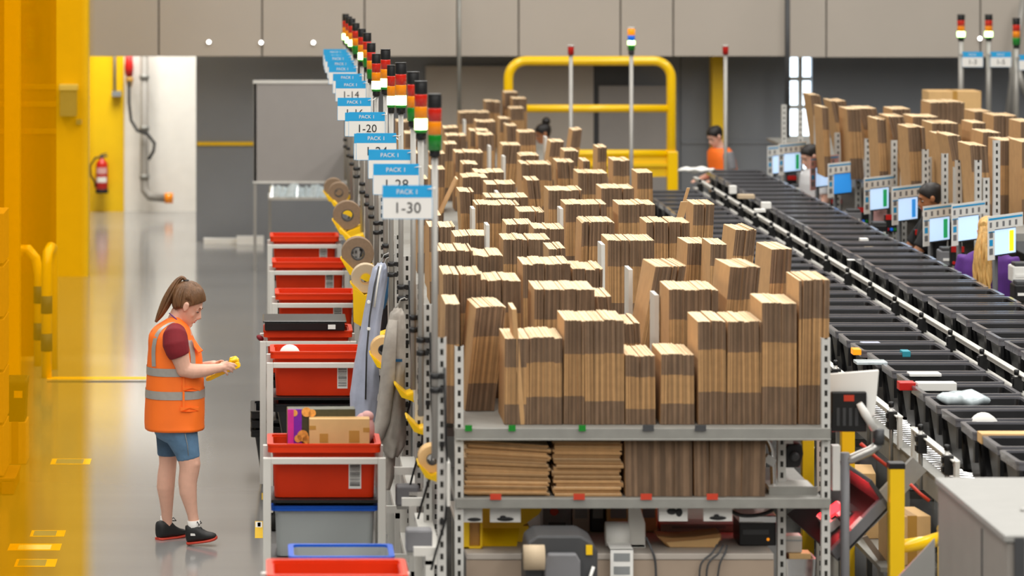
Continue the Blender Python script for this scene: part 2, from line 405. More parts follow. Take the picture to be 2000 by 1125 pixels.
# white board panel on legs at the far end
d = 39.5
t = thing('display_board', 'large blank grey board on thin legs behind the red totes', 'board', (FX(570, d), d, 0))
MB().box2((FX(496, d), d, FZ(356, d)), (FX(690, d), d+.04, FZ(163, d))).build('panel', 'board_grey', t, True)
MB().box2((FX(494, d), d-.01, FZ(163, d)), (FX(690, d), d+.05, FZ(157, d))).box2((FX(494, d), d-.01, FZ(358, d)), (FX(690, d), d+.05, FZ(354, d))).build('frame', 'white_metal', t, True)
for px in (498, 686):
    MB().box2((FX(px-3, d), d, 0), (FX(px+3, d), d+.04, FZ(157, d))).build('leg', 'alu', t, True)
# low steel table with crinkled film behind
d = 40.6
t = thing('steel_table', 'steel table with a crumpled film sheet under the grey board', 'table', (FX(590, d), d, 0))
MB().box2((FX(524, d), d, FZ(391, d)), (FX(700, d), d+.7, FZ(386, d))).build('tabletop', 'white_metal', t, True)
for px in (527, 690): MB().box2((FX(px-3, d), d, 0), (FX(px+3, d), d+.04, FZ(390, d))).build('leg', 'alu', t, True)
fm = MB(); n = 26
fm.add([P(527+q*5.5, 385-R.uniform(18, 27)*(k > 0)+R.uniform(-1, 1), d+.05+k*.3+R.uniform(-.05, .05)) for k in range(2) for q in range(n)], [(q, q+1, n+q+1, n+q) for q in range(n-1)], 0, False)
film_o = fm.build('crumpled_film', 'plastic_clear', t, True)
so = film_o.modifiers.new('thick', 'SOLIDIFY'); so.thickness = .01
# low white barrier lamp tubes on the floor along the grey wall
tag(MB().box2((FX(398, 42.9), 42.8, 0), (FX(470, 42.9), 42.95, .06)).box2((FX(462, 42.8), 42.7, 0), (FX(515, 42.8), 42.9, .09)).build('floor_beam', 'paper_white', origin=(FX(450, 42.8), 42.8, 0)), 'low white bar lying along the foot of the grey wall', 'bar')
# fire hose signs seen through the amber curtain
for (x0, x1, y0, y1, lab, kind) in ((36, 78, 33, 115, 'orange fire sign with white flame marks on the yellow wall', 0), (36, 68, -22, 20, 'orange sign with a white arrow high on the yellow wall', 1)):
    d = 39.25
    t = thing('safety_sign', lab, 'sign', (FX((x0+x1)/2, d), d, FZ(y1, d)))
    MB().box2((FX(x0, d), d, FZ(y1, d)), (FX(x1, d), d+.03, FZ(y0, d))).build('plate', 'red_sign', t, True)
    g = MB()
    if kind == 0:
        for k in range(4):
            g.tube([P(50+k*1, 58+k*11+4, d-.012), P(56, 62+k*11-6, d-.012), P(62, 60+k*11, d-.012), P(68, 52+k*11+8, d-.012)], [.006, .02, .022, .006], 6)
        g.lathe([(.03, 0), (.022, -.015)], P(44, 108, d), 10, axis='Y')
    else:
        g.box2((FX(44, d), d-.012, FZ(8, d)), (FX(60, d), d, FZ(3, d))); g.prism([P(44, 0, d-.012), P(40, 6, d-.012), P(44, 12, d-.012)], (0, .01, 0))
    g.build('symbol', 'paper_white', t, True)
# amber PVC strip curtains
t = thing('strip_curtain', 'hanging amber plastic strip curtain close to the camera', 'curtain', (FX(60, 7.0), 7.0, 2.3))
MB().box2((FX(-260, 7), 7.0, 2.3), (FX(172, 7), 7.004, 4.4)).build('strip', 'amber_sheet', t, True)
MB().box2((FX(-260, 7.2), 7.2, 2.3), (FX(60, 7.2), 7.204, 4.4)).build('strip', 'amber_sheet', t, True)
d = 31.7
t = thing('strip_curtain', 'tall amber plastic strip curtain standing on the floor by the guard posts', 'curtain', (FX(50, d), d, .02))
MB().box2((FX(-200, d), d, .02), (FX(110, d), d+.004, 5.8)).build('strip', 'amber_sheet_far', t, True)
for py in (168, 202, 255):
    MB().box2((FX(-200, d), d-.02, FZ(py+6, d)), (FX(110, d), d-.012, FZ(py-4, d))).build('lamp_reflection', 'amber_reflection', t, True)  # lamp reflections on the plastic, modelled as pale translucent bands
# hooped guard rails with dark bands
def hoop(px0, px1, d, ytop, lab):
    t = thing('guard_rail', lab, 'guard rail', (FX((px0+px1)/2, d), d, 0))
    a, b, z = FX(px0, d), FX(px1, d), FZ(ytop, d); r = .045
    pts = [(a, d, 0), (a, d, z-.25), (a+.03, d, z-.1), (a+.1, d, z-.02)] if px1-px0 > 25 else [(a, d, 0), (a, d, z-.12), (a+.01, d, z-.03)]
    if px1-px0 > 25: pts += [(b-.1, d, z-.02), (b-.03, d, z-.1), (b, d, z-.25), (b, d, 0)]
    else: pts += [(a+.02, d+.25, z-.0), (a+.02, d+.5, z-.03), (a+.02, d+.55, z-.12), (a+.02, d+.56, 0)]
    MB().tube(pts, r, 14).build('rail', 'yellow_gloss', t, True)
    for zz in (.30, .62):
        MB().lathe([(r+.004, zz-.075), (r+.004, zz+.075)], (a if px1-px0 < 25 else b, d, 0), 14).build('band', 'dark_grey', t, True)
hoop(91, 100, 30.4, 488, 'yellow guard post with two dark bands behind the amber curtain')
hoop(20, 76, 31.2, 482, 'yellow hooped guard rail behind the banded guard post')
# goods behind the curtain at the edge
def carton(name, lab, c, s, cat='box', m='kraft_carton', tape=True, rz=0.0, grp=None):
    t = thing(name, lab, cat, (c[0], c[1], c[2]), grp, rz)
    MB().box((0, 0, s[2]/2), s).build('body', m, t, bevel=.004)
    if tape: MB().box((0, 0, s[2]/2), (.05, s[1]+.004, s[2]+.004)).build('tape', 'tape_tan', t)
    return t
for k in range(5):
    carton('shipping_carton', nth(k)+' carton from the floor in the tall stack behind the amber curtain', (FX(-37, 24.5), 24.55, .12+k*.36), (.34, .5, .34), grp=None)
pl = MB().box((0, 0, .1), (.5, .6, .02))
for xx in (-.2, 0, .2): pl.box((xx, 0, .05), (.08, .6, .09))
tag(pl.build('wooden_pallet', 'paper_brown', origin=None), 'wooden pallet under the carton stack behind the amber curtain', 'pallet').location = (FX(-37, 24.5), 24.55, 0)
carton('shipping_carton', 'low carton on the floor under the dark crate behind the amber curtain', (FX(29, 25.6), 25.75, 0), (.16, .3, .3))
t = thing('crate', 'dark grey crate on the low carton behind the amber curtain', 'crate', (FX(30, 25.6), 25.75, .3))
MB().loft([rr(.13, .26, .02, 0), rr(.15, .29, .02, .25), rr(.16, .3, .02, .25), rr(.16, .3, .02, .3), rr(.13, .27, .02, .3), rr(.12, .25, .02, .02)]).build('tub', 'dark_grey', t)
MB().box((.02, -.152, .2), (.06, .004, .05)).build('label', 'yellow_paint', t)
# floor markings
def strip(name, px0, px1, py0, py1, m, lab, parts=()):
    d0, d1 = CAM_H*FPX/(py1-VY), CAM_H*FPX/(py0-VY); dm = (d0+d1)/2
    t = thing(name, lab, 'floor marking', (FX((px0+px1)/2, dm), dm, 0))
    MB().box2((FX(px0, dm), d0, 0.0), (FX(px1, dm), d1, .0012)).build('tape', m, t, True)
    for a, b, q0, q1, mm in parts:
        MB().box2((FX(a, dm), d0+(d1-d0)*q0, .0012), (FX(b, dm), d0+(d1-d0)*q1, .0022)).build('printed_label', mm, t, True)
strip('floor_tape', 92, 286, 736, 741, 'yellow_paint', 'yellow tape line on the floor behind the woman')
strip('floor_tape', 92, 286, 744, 747, 'dark_grey', 'dark tape line beside the yellow floor tape')
strip('floor_label', 100, 177, 896, 907, 'yellow_paint', 'yellow and grey floor label beside the dark crate', [(110, 163, .1, .9, 'grey_plastic')])
strip('floor_label', 60, 127, 1036, 1048, 'yellow_paint', 'faded yellow floor label farthest of the three by the carton stack', [(66, 110, .1, .9, 'grey_plastic')])
strip('floor_label', 17, 119, 1062, 1075, 'yellow_paint', 'wide yellow floor label with grey print, middle of the three by the carton stack', [(36, 100, .12, .8, 'paper_white')])
strip('floor_label', 30, 110, 1092, 1107, 'yellow_paint', 'pale floor label nearest the camera by the carton stack', [(36, 90, .1, .9, 'grey_plastic')])
strip('floor_label', 498, 519, 1018, 1051, 'yellow_paint', 'yellow floor label with a code print beside the front cart', [(499, 512, .62, .95, 'paper_white'), (514, 519, .05, .95, 'dark_grey'), (503, 509, .66, .9, 'ink')])
strip('floor_label', 511, 522, 963, 976, 'yellow_paint', 'small yellow floor label beside the black tote stack')
# yellow safety barrier frame at the far end of the boxes
d = 41.0
t = thing('safety_barrier', 'tall yellow tubular barrier with a mid rail behind the cardboard', 'barrier', (FX(1150, d), d, 0))
xl, xr, zt = FX(993, d), FX(1311, d), FZ(119, d); rr_ = .055
arc = lambda cx, cz, a0, a1: [(cx+.2*math.cos(math.radians(a)), d, cz+.2*math.sin(math.radians(a))) for a in [a0+(a1-a0)*k/6 for k in range(7)]]
MB().tube([(xl, d, 0)]+arc(xl+.2, zt-.2, 180, 90)+arc(xr-.2, zt-.2, 90, 0)+[(xr, d, 0)], rr_, 16).build('hoop', 'yellow_gloss', t, True)
MB().cyl((xl, d, FZ(212, d)), (xr, d, FZ(212, d)), .045, 16).build('mid_rail', 'yellow_gloss', t, True)
MB().cyl((xl, d, FZ(300, d)), (xr, d, FZ(300, d)), .045, 16).build('lower_rail', 'yellow_gloss', t, True)
MB().box2((xl, d-.02, FZ(345, d)), (xr, d+.02, FZ(306, d))).box2((xl, d-.05, FZ(325, d)), (xr, d+.05, FZ(318, d))).build('kick_plate', 'yellow_paint', t, True)
MB().box2((xr-.05, d-.07, 0), (xr+.07, d+.07, FZ(295, d))).build('foot_post', 'yellow_gloss', t, True, bevel=.01)
# dark door-like niche and lighter panel behind it
struct(MB().box2((FX(1160, 43), 43.08, .3), (FX(1228, 43), 43.19, FZ(128, 43))).build('door_1', 'dark_grey'))
struct(MB().box2((FX(1170, 43), 43.02, .3), (FX(1316, 43), 43.08, FZ(168, 43))).build('door_2', 'board_grey'))
struct(MB().box2((FX(832, 43), 43.05, .5), (FX(1160, 43), 43.15, FZ(130, 43))).build('door_3', 'taupe_panel'))
# ------------------------------------------------------------------ packing racks: two shelves over a worktop, one bay behind another
SH1, SH2, WT = 1.40, 1.055, .765
RX0, RX1, RY0, BAY = .955, 2.80, 17.62, 2.44
def make_rack(near):
    t = thing('packing_rack', 'x', 'rack', (RX0, RY0, 0), 'packing racks under the cardboard')
    W = RX1-RX0 if near else 2.2
    lo = SH1-.032; f1, f2 = (1.80, 1.84) if near else (lo, lo)
    for (x, y, hh) in ((.02, .02, f1), (W-.02, .02, f2), (.02, BAY-.08, lo), (W-.02, BAY-.08, lo)):
        u = MB(); u.box((0, 0, hh/2), (.042, .004, hh)); u.box((-.02, .018, hh/2), (.003, .036, hh)); u.box((.02, .018, hh/2), (.003, .036, hh))
        o = u.build('upright', 'slotted_steel', t); o.location = (x, y, 0)
    MB().box2((.0, .03, SH1-.03), (W, BAY-.006, SH1-.001)).build('top_shelf', 'galv', t)
    MB().box2((.0, -.004, SH1-.055), (W, .03, SH1)).box2((0, -.012, SH1-.06), (W, 0, SH1-.05)).build('shelf_beam', 'galv', t, bevel=.003)
    MB().box2((.0, .03, SH2-.03), (W*.98, 1.0, SH2-.001)).build('second_shelf', 'galv', t)
    MB().box2((.0, -.004, SH2-.05), (W, .03, SH2)).build('shelf_beam', 'galv', t, bevel=.003)
    return t
rack = make_rack(True); rack_far = make_rack(False)
for k in range(9):
    lab = 'grey slotted steel packing rack under the cardboard, '+('at the near end of the row' if k == 0 else nth(k)+' from the near end')
    if k == 0: rack['label'] = lab
    elif k == 1: rack_far['label'] = lab; rack_far.location = (RX0, RY0+BAY, 0)
    else: copy_tree(rack_far, (RX0, RY0+BAY*k, 0), lab)
# red and dark marks on the front beams
def beam_mark(px, py, m, w, lab):
    p = P(px, py, RY0-.01)
    tag(MB().box((0, 0, 0), (w, .003, .03)).build('shelf_label', m, at=(p.x, RY0-.014, p.z)), lab, 'label')
for i, px in enumerate((968, 1131, 1262, 1391)): beam_mark(px, 970, 'red_sign', .055, 'small red label on the lower shelf edge, '+nth(i)+' from the sign poles')
for i, px in enumerate((1266, 1368)): beam_mark(px, 836, 'dark_grey', .055, 'small dark label on the upper shelf edge, '+('under the twin short bundles', 'under the wide bundle')[i])
for i, px in enumerate((915, 1000, 1137)): beam_mark(px, 836, 'green_lens', .035, 'tiny green label on the upper shelf edge, '+nth(i)+' from the sign poles')

# ------------------------------------------------------------------ bundles of flattened boxes, sheets upright, edges towards the aisle end
BM = ['kraft', 'kraft_edge', 'kraft_fold', 'kraft_top']
def bundle_mesh(W, H, D, lean=0.0, fwd=0.0, zones=(.27, .72), t=.0062, rng=R):
    n = max(2, int(W/t)); t = W/n; mb = MB(); a, b = zones; dj = 0; run = 0
    hj = rng.uniform(-.004, .004)
    for i in range(n):
        if run <= 0: run = rng.randint(3, 12); dj = rng.uniform(-.006, .006); hj = rng.uniform(-.005, .003); tilt = rng.uniform(-.006, .006)
        run -= 1
        x0, x1 = i*t, (i+1)*t; y0 = dj+rng.uniform(-.0025, .0025); h = H+hj+rng.uniform(-.002, .002); y1 = D+dj
        vs = []
        for z, q in ((0, 0), (a*h, 0), (b*h, 0), (h, 0)):
            sx = lean*z+tilt*z/H; sy = fwd*z
            vs += [(x0+sx, y0+sy, z), (x1+sx, y0+sy, z), (x1+sx, y1+sy, z), (x0+sx, y1+sy, z)]
        mb.add(vs, [(0, 3, 2, 1)], 1)
        for k, m in ((0, 1), (1, 2), (2, 1)):
            o = k*4; mb.add([], [], 0)
            base = len(mb.v)-16
            mb.f += [(base+o, base+o+1, base+o+5, base+o+4), (base+o+2, base+o+3, base+o+7, base+o+6), (base+o+3, base+o, base+o+4, base+o+7), (base+o+1, base+o+2, base+o+6, base+o+5)]
            mb.m += [m, m, 0, 0]; mb.s += [False]*4
        base = len(mb.v)-16
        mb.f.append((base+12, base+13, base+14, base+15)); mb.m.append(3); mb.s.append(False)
    return mb
# measured outlines: edge pixels of each bundle's face, top pixel, distance (None: from its height), lean of the top in pixels, turn in degrees
BUN = [
 (864, 896, 594, 17.78, 4, 0), (909, 965, 600, 17.80, 24, 3), (985, 1027, 662, 17.74, 0, 0), (1028, 1098, 660, 17.74, 0, 0),
 (1101, 1141, 626, 17.74, 0, 0), (1143, 1219, 626, 17.74, 0, 0), (1222, 1280, 695, 17.74, 0, 0), (1290, 1356, 693, 17.74, 0, 0),
 (1364, 1418, 628, 17.74, 0, 0), (1420, 1486, 628, 17.74, 0, 0), (1488, 1555, 593, 17.74, 0, 0), (1560, 1616, 548, 17.74, 4, 0),
 (867, 895, 537, 18.5, 0, 0), (899, 940, 537, 18.5, 0, 0), (942, 1018, 548, 18.5, 0, 0), (1042, 1160, 565, 18.5, 3, 0), (1172, 1206, 578, 18.5, -14, 0),
 (1222, 1258, 632, 18.4, -10, 0), (1307, 1402, 566, 18.5, 2, 0), (1401, 1460, 522, 18.6, 24, 3),
 (855, 922, 490, 19.4, 0, 0), (924, 982, 499, 19.4, 0, 0), (1023, 1115, 516, 19.4, 0, 0), (1117, 1174, 526, 19.4, 2, 0), (1240, 1300, 521, 19.4, 40, 3), (1490, 1532, 487, 19.4, 16, 3),
 (887, 954, 461, None, 0, 0), (984, 1075, 468, None, 0, 0), (1077, 1108, 486, None, -4, 0), (1187, 1279, 470, None, 0, 0), (1337, 1380, 476, None, 6, 2), (1384, 1416, 478, None, 4, 0),
 (1420, 1462, 449, None, 18, 3), (840, 888, 443, None, 0, 0), (1039, 1101, 447, None, 2, 0), (984, 1036, 438, None, 6, 0), (1132, 1196, 434, None, 4, 0),
 (1264, 1345, 434, None, 0, 0), (931, 1013, 400, None, 0, 0), (1013, 1064, 414, None, 0, 0), (1105, 1186, 399, None, 0, 0), (1209, 1280, 399, None, 0, 0), (1350, 1388, 400, None, 6, 0),
 (904, 932, 375, None, -8, 0), (1071, 1134, 372, None, 2, 0), (1044, 1066, 352, None, -14, 0), (1174, 1239, 368, None, 0, 0), (1130, 1187, 339, None, 0, 0), (1245, 1276, 337, None, 0, 0),
 (1197, 1230, 314, None, 0, 0), (1166, 1184, 288, None, 2, 0), (1139, 1153, 315, None, 0, 0), (1104, 1124, 254, None, 14, 0), (1062, 1088, 277, None, 14, 0),
 (1098, 1125, 295, None, 4, 0), (1094, 1126, 316, None, -6, 0), (1022, 1082, 321, None, -4, 0), (1017, 1052, 304, None, 0, 0), (950, 1006, 360, None, 0, 0), (951, 1030, 386, None, 0, 0),
 (901, 950, 346, None, 2, 0), (928, 984, 337, None, 0, 0), (972, 1006, 284, None, 10, 0), (901, 928, 321, None, 4, 0), (889, 941, 298, None, 2, 0), (866, 888, 282, None, 4, 0),
 (1016, 1050, 258, None, -3, 0), (994, 1014, 246, None, -5, 0), (976, 997, 232, None, 0, 0), (1000, 1026, 212, 37.9, -3, 0), (936, 968, 264, None, -3, 0), (929, 967, 238, None, 2, 0),
 (919, 956, 256, None, 0, 0), (897, 956, 220, 38.2, 0, 0), (949, 977, 199, 38.9, 0, 0), (985, 1013, 181, 39.0, 0, 0), (1002, 1030, 193, 38.5, 0, 0), (868, 896, 250, None, 0, 0), (871, 908, 265, None, 2, 0),
 (835, 862, 420, None, 0, 0), (815, 842, 395, None, 0, 0), (808, 832, 350, None, 2, 0), (790, 818, 300, None, 0, 0), (792, 815, 260, None, 0, 0), (776, 800, 238, None, 0, 0), (838, 866, 330, None, 3, 0), (842, 868, 300, None, 0, 0),
]
placed = []
DEP = .44
def place_bundles(items, shelf, htyp, key, lab, rng, dep=DEP, tall=1.3):
    todo = []
    for (a, b, yt, d, ln, yw) in items:
        if d is None: d = (CAM_H-shelf-htyp)*FPX/(yt-VY)
        todo.append([d, a, b, yt, ln, yw])
    todo.sort(key=lambda r: r[0]); done = []
    for d, a, b, yt, ln, yw in todo:
        for _ in range(60):
            x0, x1 = FX(a, d), FX(b, d); m = abs(FX(ln, d)-FX(0, d))
            hit = [q for q in done if q[0] < max(x1, x1+FX(ln, d)-FX(0, d))-.006 and q[1] > min(x0, x0+FX(ln, d)-FX(0, d))+.006 and abs(q[2]-d) < dep+.035]
            if not hit: break
            d += .03
        done.append((min(x0, x0+FX(ln, d)-FX(0, d)), max(x1, x1+FX(ln, d)-FX(0, d)), d, x0, x1, yt, ln, yw, a))
    return done
rows = place_bundles(BUN, SH1, .50, 'main', '', R)
rows.sort(key=lambda q: q[2])
# rows from the near end, for the labels
grp_rows = []; cur = []
for q in rows:
    if cur and q[2]-cur[0][2] > .62: grp_rows.append(cur); cur = []
    cur.append(q)
grp_rows.append(cur)
def size_word(H): return 'very tall' if H > .62 else 'tall' if H > .5 else 'short' if H < .33 else 'medium-height'
for ri, row in enumerate(grp_rows):
    row.sort(key=lambda q: q[3])
    for ci, (_, _, d, x0, x1, yt, ln, yw, a) in enumerate(row):
        H = max(.18, FZ(yt, d)-SH1); lean = (FX(ln, d)-FX(0, d))/H; W = x1-x0
        mb = bundle_mesh(W, H, DEP, lean, R.uniform(-.01, .03), (R.uniform(.22, .32), R.uniform(.66, .76)), R.choice((.0045, .0055, .0065)))
        o = mb.build('cardboard_bundle', BM, fix=False); o.location = (x0, d, SH1+.001); o.rotation_euler.z = math.radians(yw)
        how = 'leaning ' if abs(ln) > 8 else ''
        lb = f"{size_word(H)} {how}cardboard bundle, {nth(ci)} from the sign poles in the {nth(ri)} row back"
        tag(o, lb, 'cardboard bundle', 'bundles of flattened boxes on the long top shelf')
# single leaning sheets
def loose_sheet(px0, px1, pyt, pyb, d, tx, lab, w=.008, dep=.3, yaw=0):
    a, b = P(px0, pyb, d), P(px1, pyt, d); sl = (b.x-a.x)/(b.z-a.z); a.x -= sl*(a.z-SH1-.001); a.z = SH1+.001; H = b.z-a.z; sx = b.x-a.x
    mb = MB(); hw = tx
    mb.add([(0, 0, 0), (hw, 0, 0), (hw, dep, 0), (0, dep, 0), (sx, 0, H), (sx+hw, 0, H), (sx+hw, dep, H), (sx, dep, H)], [(0, 3, 2, 1), (4, 5, 6, 7), (0, 1, 5, 4), (1, 2, 6, 5), (2, 3, 7, 6), (3, 0, 4, 7)], 0)
    mb.m[1] = 3
    o = mb.build('cardboard_flat', BM); o.location = a; o.rotation_euler.z = math.radians(yaw)
    tag(o, lab, 'cardboard')
loose_sheet(1016, 1000, 604, 820, 17.74, .022, 'slanted flattened box leaning on the near bundle by the sign poles', dep=.3)
loose_sheet(1320, 1342, 367, 440, 24.6, .02, 'single upright cardboard flat leaning beside the tote conveyor', dep=.02, yaw=0)
loose_sheet(1318, 1330, 394, 440, 24.5, .05, 'pointed cardboard flap leaning beside the single upright flat', dep=.02)
loose_sheet(868, 892, 350, 400, 27.3, .012, 'thin cardboard flat tilted against the bundles by the sign poles', dep=.3)
loose_sheet(1068, 1090, 305, 335, 33.0, .02, 'thin flat tilted between the far bundles before the white dressed woman', dep=.3)
# white divider plates standing between bundles
for i, (px, y0, y1, d) in enumerate(((1232, 527, 640, 19.9), (1283, 577, 700, 18.9), (977, 1, 2, 0), (1097, 408, 470, 24.2), (972, 376, 410, 26.0), (925, 408, 460, 23.6), (953, 440, 500, 22.4), (906, 300, 330, 31.5), (957, 286, 320, 32.5), (985, 306, 330, 31.0), (908, 235, 260, 37.0), (1067, 268, 300, 34.5), (1178, 478, 510, 21.3))):
    if d == 0: continue
    a = P(px, y0, d)
    tag(MB().box((0, .12, (a.z-SH1)/2), (.022, .24, a.z-SH1)).build('shelf_divider', 'white_metal', at=(a.x, d, SH1)), 'white metal divider plate standing among the bundles, '+nth(i if i < 2 else i-1)+' counted from the near end', 'divider')
# flat stacked boxes on the second shelf
def flat_stack(px0, px1, y0, y1, lab, tilt, n=26, dark=False):
    d = RY0+.06; a, b = P(px0, y1, d), P(px1, y0, d); W = b.x-a.x; Hh = b.z-SH2-.004; mb = MB(); z = 0; th = Hh/n
    for i in range(n):
        dx, dy, tl = R.uniform(-.012, .012), R.uniform(-.01, .01), tilt*i/n
        mb.add([(dx, dy, z+th*.03), (W+dx, dy, z-tl+th*.03), (W+dx, dy+.5, z-tl+th*.03), (dx, dy+.5, z+th*.03), (dx, dy, z+th), (W+dx, dy, z+th-tl), (W+dx, dy+.5, z+th-tl), (dx, dy+.5, z+th)],
               [(0, 3, 2, 1), (4, 5, 6, 7), (0, 1, 5, 4), (1, 2, 6, 5), (2, 3, 7, 6), (3, 0, 4, 7)], 0)
        for k, m in enumerate((0, 3, 2, 0, 2, 0)): mb.m[-6+k] = m
        z += th
    o = mb.build('flat_box_stack', BM); o.location = (a.x, d, SH2+.001)
    tag(o, lab, 'cardboard stack')
flat_stack(910, 1072, 858, 962, 'sagging stack of flat boxes lying on the second shelf by the post', .03)
flat_stack(1083, 1214, 856, 962, 'stack of flat boxes lying on the second shelf between two others', .004)
for i, (px0, px1, y0, m) in enumerate(((1222, 1352, 851, 0), (1357, 1494, 851, 0))):
    d = RY0+.05; a, b = P(px0, 960, d), P(px1, y0, d)
    mb = bundle_mesh(b.x-a.x, min(b.z-SH2, SH1-.065-SH2), .5, 0, 0, (.0, .0), .014)
    o = mb.build('cardboard_bundle', ['kraft', 'kraft_edge', 'kraft_edge', 'kraft'], fix=False); o.location = (a.x, d, SH2+.001)
    tag(o, ('dark upright bundle on the second shelf beside the lying stacks', 'dark upright bundle at the end of the second shelf')[i], 'cardboard bundle')
# ------------------------------------------------------------------ signal towers on poles, hanging number signs
POLE_X = .80
def signal_tower(px, ytop, d, lit, lab, hh=.29, w=.064, pole_bottom=1.42, kind='rag', rest=0.0, poled=.030, clamps=True, grp=None):
    x = FX(px, d); zt = FZ(ytop, d); zb = zt-hh; r = w/2
    t = thing('signal_tower', lab, 'signal light', (x, d, rest), grp)
    MB().cyl((0, 0, pole_bottom-rest), (0, 0, zb-rest), poled/2, 14).build('pole', 'alu', t)
    z = zb-rest
    def seg(name, a, b, m, rad=r, cap=False):
        prof = [(rad, a+.001), (rad, b-.003), (rad*.97, b)] if not cap else [(rad*.98, a+.001), (rad, a+.004), (rad, b-.012), (rad*.96, b-.008), (rad*.96, b-.003), (rad*1.04, b-.003), (rad*1.04, b)]
        return MB().lathe(prof, (0, 0, z), 20).build(name, m, t)
    if kind == 'rag':
        seg('base', 0, hh*.1, 'black_plastic', r*.8)
        if lit:
            seg('green_collar', hh*.1, hh*.16, 'green_lens', r*.99); seg('lit_green_lens', hh*.16, hh*.35, 'lit_green', r*1.02)
        else: seg('green_lens', hh*.1, hh*.35, 'green_lens')
        seg('amber_lens', hh*.35, hh*.56, 'amber_lens'); seg('red_lens', hh*.56, hh*.77, 'red_lens'); seg('cap', hh*.77, hh, 'black_plastic', r, True)
    elif kind == 'obg':
        seg('base', 0, hh*.16, 'dark_grey', r*.8); seg('green_lens', hh*.16, hh*.36, 'green_lens'); seg('lit_green_lens', hh*.36, hh*.5, 'lit_green'); seg('blue_lens', hh*.5, hh*.7, 'blue_lens'); seg('orange_lens', hh*.7, hh*.94, 'orange_lens'); seg('cap', hh*.94, hh, 'white_metal')
    else:
        seg('red_lens', 0, hh*.85, 'red_plastic'); seg('cap', hh*.85, hh, 'white_metal', r*1.1)
    if clamps:
        for zz in (1.80, 1.735):
            mb = MB().lathe([(poled*.5, -.014), (poled*.78, -.012), (poled*.78, .012), (poled*.5, .014)], (0, 0, zz-rest), 14)
            mb.box((poled*.9, 0, zz-rest), (poled*.8, .02, .024)); mb.box((.02, .035, zz-rest), (.035, .07, .016)); mb.build('clamp', 'black_plastic', t)
    return t
LT = [(849, 183, 16.5, 0), (822, 158, 17.9, 1), (807, 140, 18.9, 0), (783, 122, 20.45, 1), (764, 127, 21.8, 1), (753, 96, 23.0, 1), (735, 105, 24.7, 1), (725, 84, 26.0, 0),
      (717, 64, 27.1, 0), (707, 56, 28.3, 1), (695, 45, 30.0, 0), (687, 36, 31.5, 1), (681, 32, 32.6, 1), (675, 27, 33.9, 1)]
for i, (px, yt, d, lit) in enumerate(LT):
    w = .050 if i in (4,) else .064
    signal_tower(px, yt, d, lit, ('green-lit ' if lit else 'unlit ')+'black red and amber signal tower by the packing signs, '+nth(i)+' from the camera', w=w, grp='signal towers along the packing signs')
SG = [(746, 845, 362, 16.35, 30), (729, 818, 320, 17.8, 28), (720, 803, 292, 18.9, 26), (692, 778, 260, 20.3, 24), (688, 771, 261, 20.9, 22), (683, 750, 219, 22.5, 20), (670, 746, 220, 23.2, 18),
      (662, 722, 191, 24.3, 16), (657, 713, 158, 26.8, 14), (651, 706, 144, 28.0, 12), (644, 694, 128, 29.5, 10), (641, 690, 118, 30.3, 8), (636, 685, 108, 31.3, 6), (634, 682, 103, 32.2, 4), (631, 680, 96, 33.2, 2)]
def pack_sign(px0, px1, yt, d, head, num, lab, grp=None, w=.226, h=.152, bolt=True):
    xc = FX((px0+px1)/2, d); zt = FZ(yt, d)
    t = thing('number_sign', lab, 'sign', (xc, d, zt-h), grp)
    MB().box2((-w/2, 0, 0), (w/2, .003, h*.63)).build('plate', 'sign_white', t)
    MB().box2((-w/2, -.0005, h*.63), (w/2, .0035, h)).build('header_band', 'sign_blue', t)
    MB().box2((-w/2-.002, .0004, -.002), (w/2+.002, .0028, .002)).box2((-w/2-.002, .0004, 0), (-w/2+.001, .0028, h*.63)).box2((w/2-.001, .0004, 0), (w/2+.002, .0028, h*.63)).build('edging', 'sign_blue', t)
    if head: text('header_text', head, h*.2, (0, -.0016, h*.80), 'sign_white', t)
    if num: text('number_text', num, h*.46, (0, -.0012, h*.31), 'ink', t)
    if bolt:
        lx, ly, ld = min(LT, key=lambda q: abs(q[2]-d-.15))[:3]; MB().tube([(w/2-.02, -.003, h-.018), (w/2-.005, -.008, h-.014), (w/2+.012, .0, h-.016), (FX(lx, ld)-xc, ld-d, h-.02)], .0022, 6).build('cable_tie', 'paper_white', t)
    t_last.append(t.name); return t
t_last = []
for i, (a, b, yt, d, n) in enumerate(SG):
    pack_sign(a, b, yt, d, 'PACK 1', '1-%d' % n, f'blue and white hanging sign printed 1-{n}, {nth(i)} from the camera', 'blue packing number signs')
# thin poles near the conveyors
signal_tower(1115, 88, 36.5, 0, 'thin grey pole with a small red lamp before the yellow barrier', hh=.10, w=.062, pole_bottom=0, kind='r', clamps=False, poled=.042)
signal_tower(1417, 88, 37.9, 0, 'thin grey pole with a small red lamp beside the orange-vested man', hh=.10, w=.062, pole_bottom=0, kind='r', clamps=False, poled=.042)
signal_tower(1233, 53, 36.5, 1, 'grey pole with an orange blue and green lamp stack before the yellow barrier', hh=.28, w=.075, pole_bottom=0, kind='obg', clamps=False, poled=.042)
